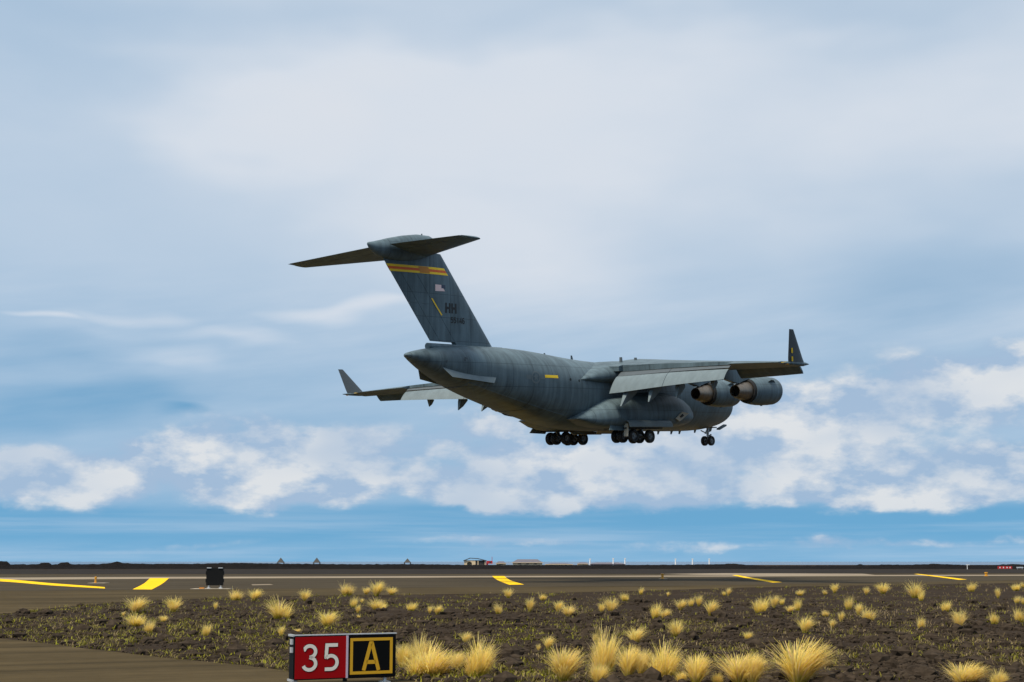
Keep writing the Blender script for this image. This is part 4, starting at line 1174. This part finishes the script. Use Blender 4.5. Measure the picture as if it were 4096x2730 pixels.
def add_translucency(mat, amount):
    nt = mat.node_tree; b = nt.nodes['Principled BSDF']
    tr = nt.nodes.new('ShaderNodeBsdfTranslucent'); mx = nt.nodes.new('ShaderNodeMixShader'); out = nt.nodes['Material Output']
    src = b.inputs['Base Color'].links[0].from_socket if b.inputs['Base Color'].links else None
    if src: nt.links.new(src, tr.inputs[0])
    mx.inputs[0].default_value = amount
    nt.links.new(b.outputs[0], mx.inputs[1]); nt.links.new(tr.outputs[0], mx.inputs[2]); nt.links.new(mx.outputs[0], out.inputs[0])
add_translucency(M_STRAW, 0.5)
def blades_mesh(name, blades, mat):
    """blades: list of (root, dir, length, width, curl, tone, tint)"""
    V, Fc, Atr = [], [], []
    for p, az_, lean, L, w_, curl, tone, tint in blades:
        seg = 4
        d = Vector((math.cos(az_), math.sin(az_), 0)); side = Vector((-d.y, d.x, 0))
        q = Vector(p); ang = lean
        n0 = len(V)
        for i in range(seg + 1):
            t = i / seg
            ww = w_ * (1 - 0.75 * t) * (0.6 + 0.8 * t if t < 0.5 else 1.0)
            V += [q + side * ww / 2, q - side * ww / 2]
            Atr += [(t, tone, tint)] * 2
            q = q + (d * math.sin(ang) + Vector((0, 0, 1)) * math.cos(ang)) * (L / seg)
            ang += curl / seg
        for i in range(seg):
            k = n0 + 2 * i
            Fc.append((k, k + 1, k + 3, k + 2))
    me = bpy.data.meshes.new(name)
    me.from_pydata([tuple(v) for v in V], [], Fc)
    at = me.attributes.new('blade', 'FLOAT_VECTOR', 'POINT')
    at.data.foreach_set('vector', [c for a_ in Atr for c in a_])
    me.materials.append(mat)
    me.polygons.foreach_set('use_smooth', [True] * len(me.polygons))
    return me
def clump_mesh(k, n, width=1.0, wind=0.25, crowns=1):
    """unit-height clump, about `width` wide"""
    rng = random.Random(100 + k)
    B = []
    cr = [(0, 0, 1.0)] + [(rng.uniform(-0.33, 0.33) * width, rng.uniform(-0.25, 0.25) * width, rng.uniform(0.6, 0.95)) for _ in range(crowns - 1)]
    for i in range(n):
        cx, cy, cs = cr[i % len(cr)]
        a_ = rng.uniform(0, 2 * math.pi)
        rr = 0.13 * width * math.sqrt(rng.random())
        lean = abs(rng.gauss(0.22, 0.26)) * min(1.6, width)
        wx = wind * rng.uniform(0.3, 1.3)
        d = Vector((math.cos(a_) * math.sin(lean) + 0.55 * wx, math.sin(a_) * math.sin(lean), 0))
        az_ = math.atan2(d.y, d.x); le = min(1.15, d.length)
        L = cs * (rng.uniform(0.7, 1.12) if rng.random() < 0.7 else rng.uniform(0.35, 0.75))
        B.append(((cx + rr * math.cos(a_), cy + rr * math.sin(a_), -0.02), az_, le, L, rng.uniform(0.016, 0.034), rng.uniform(0.35, 1.5), rng.random(), rng.random()))
    me = blades_mesh('fountain_grass', B, M_STRAW)
    co = np.zeros(len(me.vertices) * 3); me.vertices.foreach_get('co', co); co = co.reshape(-1, 3)
    for ax_ in (0, 1):
        lo, hi = np.percentile(co[:, ax_], (2, 98))
        co[:, ax_] = (co[:, ax_] - (lo + hi) / 2 * 0.6) / (hi - lo)
    co[:, 2] /= np.percentile(co[:, 2], 99.7)
    me.vertices.foreach_set('co', co.ravel()); me.update()
    return me
CLUMPS_BIG = [clump_mesh(k, 1000, w_, wd, c) for k, (w_, wd, c) in enumerate(((0.9, 0.3, 1), (1.0, 0.15, 2), (1.3, 0.25, 3), (0.75, 0.4, 1), (1.1, 0.1, 2)))]
CLUMPS_SMALL = [clump_mesh(20 + k, 420, w_, wd, c) for k, (w_, wd, c) in enumerate(((0.9, 0.25, 1), (1.2, 0.1, 2), (1.35, 0.3, 3), (0.7, 0.35, 1), (1.1, -0.15, 2), (0.95, 0.0, 1)))]
# measured in the photograph: column and row of the foot, height and width in photo pixels
GRASS = [(548, 2456, 58, 70), (538, 2507, 52, 84), (599, 2532, 52, 50), (694, 2448, 54, 62), (653, 2490, 27, 33), (862, 2440, 30, 22), (941, 2402, 40, 56), (1022, 2404, 42, 58), (1114, 2476, 76, 92), (826, 2545, 48, 46), (1125, 2548, 40, 30), (494, 2466, 18, 16),
         (1221, 2405, 42, 49), (1385, 2381, 47, 61), (1467, 2379, 30, 38), (1511, 2386, 56, 62), (1567, 2381, 30, 42), (1418, 2430, 40, 38), (1448, 2414, 18, 18), (1432, 2454, 33, 28), (1433, 2472, 13, 16), (1505, 2440, 45, 72), (1533, 2442, 26, 28), (1649, 2444, 35, 45), (1719, 2456, 30, 22), (1752, 2459, 35, 38), (1313, 2508, 58, 82), (1189, 2533, 16, 28),
         (2033, 2393, 37, 37), (1990, 2456, 40, 35), (2121, 2447, 54, 42), (2170, 2402, 26, 33), (1867, 2575, 42, 42), (1612, 2678, 84, 56), (1682, 2669, 105, 75), (1722, 2706, 110, 165), (1829, 2688, 65, 56), (1923, 2706, 117, 112),
         (2236, 2449, 42, 42), (2273, 2466, 42, 66), (2407, 2451, 37, 33), (2446, 2451, 56, 58), (2495, 2405, 33, 37), (2566, 2379, 28, 19), (2673, 2387, 18, 16), (2626, 2475, 60, 47), (2661, 2477, 37, 47), (2727, 2442, 42, 47), (2767, 2426, 35, 28), (2797, 2426, 42, 30), (2848, 2463, 56, 56), (2895, 2384, 19, 19), (2916, 2384, 30, 23), (2704, 2547, 63, 61), (2545, 2575, 63, 80), (2379, 2571, 40, 21), (2196, 2599, 49, 51), (2154, 2606, 28, 19),
         (2262, 2728, 117, 112), (2425, 2697, 145, 100), (2397, 2740, 65, 70), (2519, 2716, 103, 84), (2573, 2706, 84, 60), (2664, 2720, 124, 112), (2790, 2740, 94, 89), (2725, 2735, 40, 38), (2975, 2744, 105, 150), (2870, 2740, 40, 42), (2993, 2561, 30, 42),
         (3049, 2453, 60, 63), (3100, 2434, 46, 37), (3130, 2420, 26, 23), (3203, 2383, 23, 35), (3163, 2453, 28, 37), (3193, 2443, 46, 30), (3298, 2380, 21, 23), (3340, 2374, 35, 33), (3226, 2534, 58, 70), (3331, 2516, 37, 28), (3366, 2490, 40, 26), (3300, 2467, 26, 33), (3398, 2439, 49, 42), (3438, 2462, 46, 37), (3470, 2483, 44, 56), (3466, 2380, 30, 26), (3533, 2376, 40, 56), (3659, 2392, 60, 70), (3687, 2404, 35, 28), (3787, 2448, 42, 42), (3685, 2518, 46, 37), (3838, 2513, 65, 65), (3890, 2367, 33, 37), (3992, 2394, 37, 23), (4067, 2364, 28, 37), (4090, 2350, 21, 14), (4071, 2415, 30, 28), (4092, 2418, 30, 24), (3976, 2497, 44, 37), (4076, 2490, 51, 47),
         (3214, 2746, 140, 175), (3014, 2748, 98, 80), (3871, 2755, 80, 116), (4001, 2750, 56, 60)]
ZONES = [(0, 760, 'left of the black-backed sign'), (760, 1090, 'below the black-backed sign'), (1090, 1600, 'above the 35 A sign'), (1600, 2000, 'right of the 35 A sign'), (2000, 2330, 'below the wide yellow stripe'), (2330, 2720, 'below the middle orange marker'), (2720, 3160, 'below the second yellow line'), (3160, 3600, 'between the last two yellow lines'), (3600, 3880, 'below the faint far yellow line'), (3880, 4200, 'below the red sign')]
ROWS = [(0, 2412, 'back row'), (2412, 2468, 'second row'), (2468, 2625, 'third row'), (2625, 2800, 'front row')]
ORD = ['first', 'second', 'third', 'fourth', 'fifth', 'sixth', 'seventh', 'eighth', 'ninth']
NUM = ['', 'one', 'two', 'three', 'four', 'five', 'six', 'seven', 'eight', 'nine']
def grass_labels():
    cells = {}
    for i, (x_, y_, h_, w_) in enumerate(GRASS):
        z = next(n for a_, b_, n in ZONES if a_ <= x_ < b_); r = next(n for a_, b_, n in ROWS if a_ <= y_ < b_)
        cells.setdefault((z, r), []).append(i)
    out = {}
    for (z, r), ids in cells.items():
        ids.sort(key=lambda i: GRASS[i][0])
        for n, i in enumerate(ids):
            x_, y_, h_, w_ = GRASS[i]
            kf = 1 / max(30.0, y_ - HOR)
            shape = 'wide' if w_ > 1.3 * h_ else ('slim' if w_ < 0.75 * h_ else 'round')
            who = 'grass clump' if h_ * kf > 0.17 else 'grass tuft'
            if len(ids) == 1:
                out[i] = '%s yellow %s, alone in %s %s' % (shape, who, r, z)
            else:
                out[i] = '%s yellow %s, %s of %s in %s %s' % (shape, who, ORD[n], NUM[len(ids)], r, z)
    return out
GL = grass_labels()
rng = random.Random(11)
for i, (px, py, hpx, wpx) in enumerate(GRASS):
    p = on_ground(px, py); k = p.length / F_PX
    bulk = 1.2 if py > 2620 else 1.1
    h, w_ = hpx * k * bulk, wpx * k * (1.16 if py > 2620 else 1.04)
    pool = CLUMPS_BIG if py > 2620 else CLUMPS_SMALL
    me = pool[rng.randrange(len(pool))]
    o = bpy.data.objects.new('grass_clump', me)
    COL.objects.link(o)
    o.location = p
    s_ = w_ * 1.02
    o.scale = (s_ * rng.uniform(0.9, 1.1), s_ * rng.uniform(0.8, 1.0), h * rng.uniform(0.98, 1.08))
    o.rotation_euler = (0, 0, rng.uniform(-0.7, 0.7))
    tag(o, GL[i], 'grass clump', 'straw-coloured fountain grass on the gravel island', 'thing')

# ------------------------------------------------------------------ loose lava stones and weeds on the island
ISL = np.array([[p.x, p.y] for p in island_edge])
def inside(x_, y_):
    xs, ys = ISL[:, 0], ISL[:, 1]; xj, yj = np.roll(xs, 1), np.roll(ys, 1)
    c = ((ys > y_) != (yj > y_)) & (x_ < (xj - xs) * (y_ - ys) / (yj - ys + 1e-12) + xs)
    return bool(c.sum() % 2)
# points spread evenly over the picture of the island, so density thins out naturally with distance
def scatter(n, seed, rows, pw=1.0):
    rg = random.Random(seed); out = []
    while len(out) < n:
        px = rg.uniform(-250, 4350); py = rows[0] + (rows[1] - rows[0]) * rg.random() ** pw
        p = on_ground(px, py)
        if near_side(p): out.append((p, px, py, rg))
    return out
far_x = np.array([p.x / p.y for p in reversed(far_edge)]); far_y = np.array([p.y for p in reversed(far_edge)])
def near_side(p):
    """on the gravel: nearer than the far pavement edge, beyond the near one"""
    a_ = p.x / p.y
    if a_ < far_x[0]: 
        return inside(p.x, p.y)
    if p.y > np.interp(a_, far_x, far_y) - 0.15: return False
    ne = [(q.x / q.y, q.y) for q in near_edge]
    if a_ < ne[-1][0]:
        return p.y > np.interp(a_, [q[0] for q in ne], [q[1] for q in ne]) + 0.05
    return True
M_STONE = principled('lava_stone', (0.03, 0.024, 0.02), 0.95, spec=0.03, build=varied((0.043, 0.032, 0.023), 1.3, 7.0, (1, 1, 1)))
def build_stones():
    V, Fc = [], []
    ico = [(0, 0, 1), (0.89, 0, 0.45), (0.28, 0.85, 0.45), (-0.72, 0.53, 0.45), (-0.72, -0.53, 0.45), (0.28, -0.85, 0.45), (0.72, 0.53, -0.45), (-0.28, 0.85, -0.45), (-0.89, 0, -0.45), (-0.28, -0.85, -0.45), (0.72, -0.53, -0.45)]
    fi = [(0, 1, 2), (0, 2, 3), (0, 3, 4), (0, 4, 5), (0, 5, 1), (1, 6, 2), (2, 6, 7), (2, 7, 3), (3, 7, 8), (3, 8, 4), (4, 8, 9), (4, 9, 5), (5, 9, 10), (5, 10, 1), (1, 10, 6)]
    for p, px, py, rg in scatter(34000, 5, (2400, 2790), 0.72):
        if mnoise.noise(Vector((p.x * 0.6, p.y * 0.6, 3))) < rg.uniform(-0.5, 0.25): continue
        s_ = rg.uniform(0.014, 0.035) if rg.random() < 0.85 else rg.uniform(0.035, 0.085)
        if rg.random() < 0.02: s_ = rg.uniform(0.08, 0.16)
        s_ *= 1 + 0.012 * p.y
        a_ = rg.uniform(0, 6.28); ca, sa = math.cos(a_), math.sin(a_)
        sx, sy, sz = s_ * rg.uniform(0.7, 1.4), s_ * rg.uniform(0.7, 1.4), s_ * rg.uniform(0.45, 0.9)
        n0 = len(V)
        for x_, y_, z_ in ico:
            j = rg.uniform(0.75, 1.2)
            xx, yy = x_ * sx * j, y_ * sy * j
            V.append((p.x + xx * ca - yy * sa, p.y + xx * sa + yy * ca, z_ * sz * j + sz * 0.25))
        Fc += [(a2 + n0, b2 + n0, c2 + n0) for a2, b2, c2 in fi]
    o = link('lava_gravel', mesh('lava_gravel', V, Fc, False), M_STONE)
    tag(o, 'loose dark lava stones scattered over the gravel island', 'gravel', kind='stuff')
build_stones()
def weed_mat(g, b):
    at = g.new('ShaderNodeAttribute'); at.attribute_name = 'blade'
    r, gg, bb = g.sep(at.outputs['Vector'])
    c = g.ramp(gg, [(0.0, (0.34, 0.33, 0.006)), (0.2, (0.26, 0.24, 0.012)), (0.5, (0.21, 0.175, 0.02)), (0.75, (0.24, 0.18, 0.05)), (0.92, (0.14, 0.095, 0.045)), (1.0, (0.40, 0.29, 0.15))])
    g.put(b.inputs['Base Color'], g.mix(g.m('MULTIPLY', bb, 0.3), c, (0.05, 0.04, 0.02)))
M_WEED = principled('weed_leaves', (0.15, 0.18, 0.01), 0.6, spec=0.3, build=weed_mat)
add_translucency(M_WEED, 0.25)
def build_weeds():
    B = []
    for p, px, py, rg in scatter(15000, 8, (2335, 2780), 0.85):
        d = 1.5 * mnoise.noise(Vector((p.x * 0.35, p.y * 0.16, 7))) + 0.5 * mnoise.noise(Vector((p.x * 1.3, p.y * 0.7, 3))) + (0.5 if px < 1400 else 0.1) + (0.12 if py < 2420 else 0.0) + (0.2 if py > 2660 and px < 2250 else 0.0)
        if d < rg.uniform(-0.35, 0.5): continue
        tone0 = rg.random() ** 0.8
        if px > 2300: tone0 = min(1, tone0 + 0.18)
        n = rg.randint(3, 9); s_ = rg.uniform(0.03, 0.11) * (1 + 0.010 * p.y)
        for i in range(n):
            a_ = rg.uniform(0, 6.28)
            q = (p.x + rg.gauss(0, 0.07 * (1 + 0.01 * p.y)), p.y + rg.gauss(0, 0.12), -0.01)
            leafy = tone0 < 0.45
            B.append((q, a_, rg.uniform(0.1, 0.9), s_ * rg.uniform(0.6, 1.3), rg.uniform(0.016, 0.032) * (1 + 0.008 * p.y) if leafy else rg.uniform(0.009, 0.016) * (1 + 0.012 * p.y), rg.uniform(0.4, 1.5), min(1, max(0, tone0 + rg.gauss(0, 0.10))), rg.random()))
    o = link('weeds', blades_mesh('weeds', B, M_WEED))
    tag(o, 'low green and dry brown weeds spread over the gravel island', 'weeds', kind='stuff')
build_weeds()
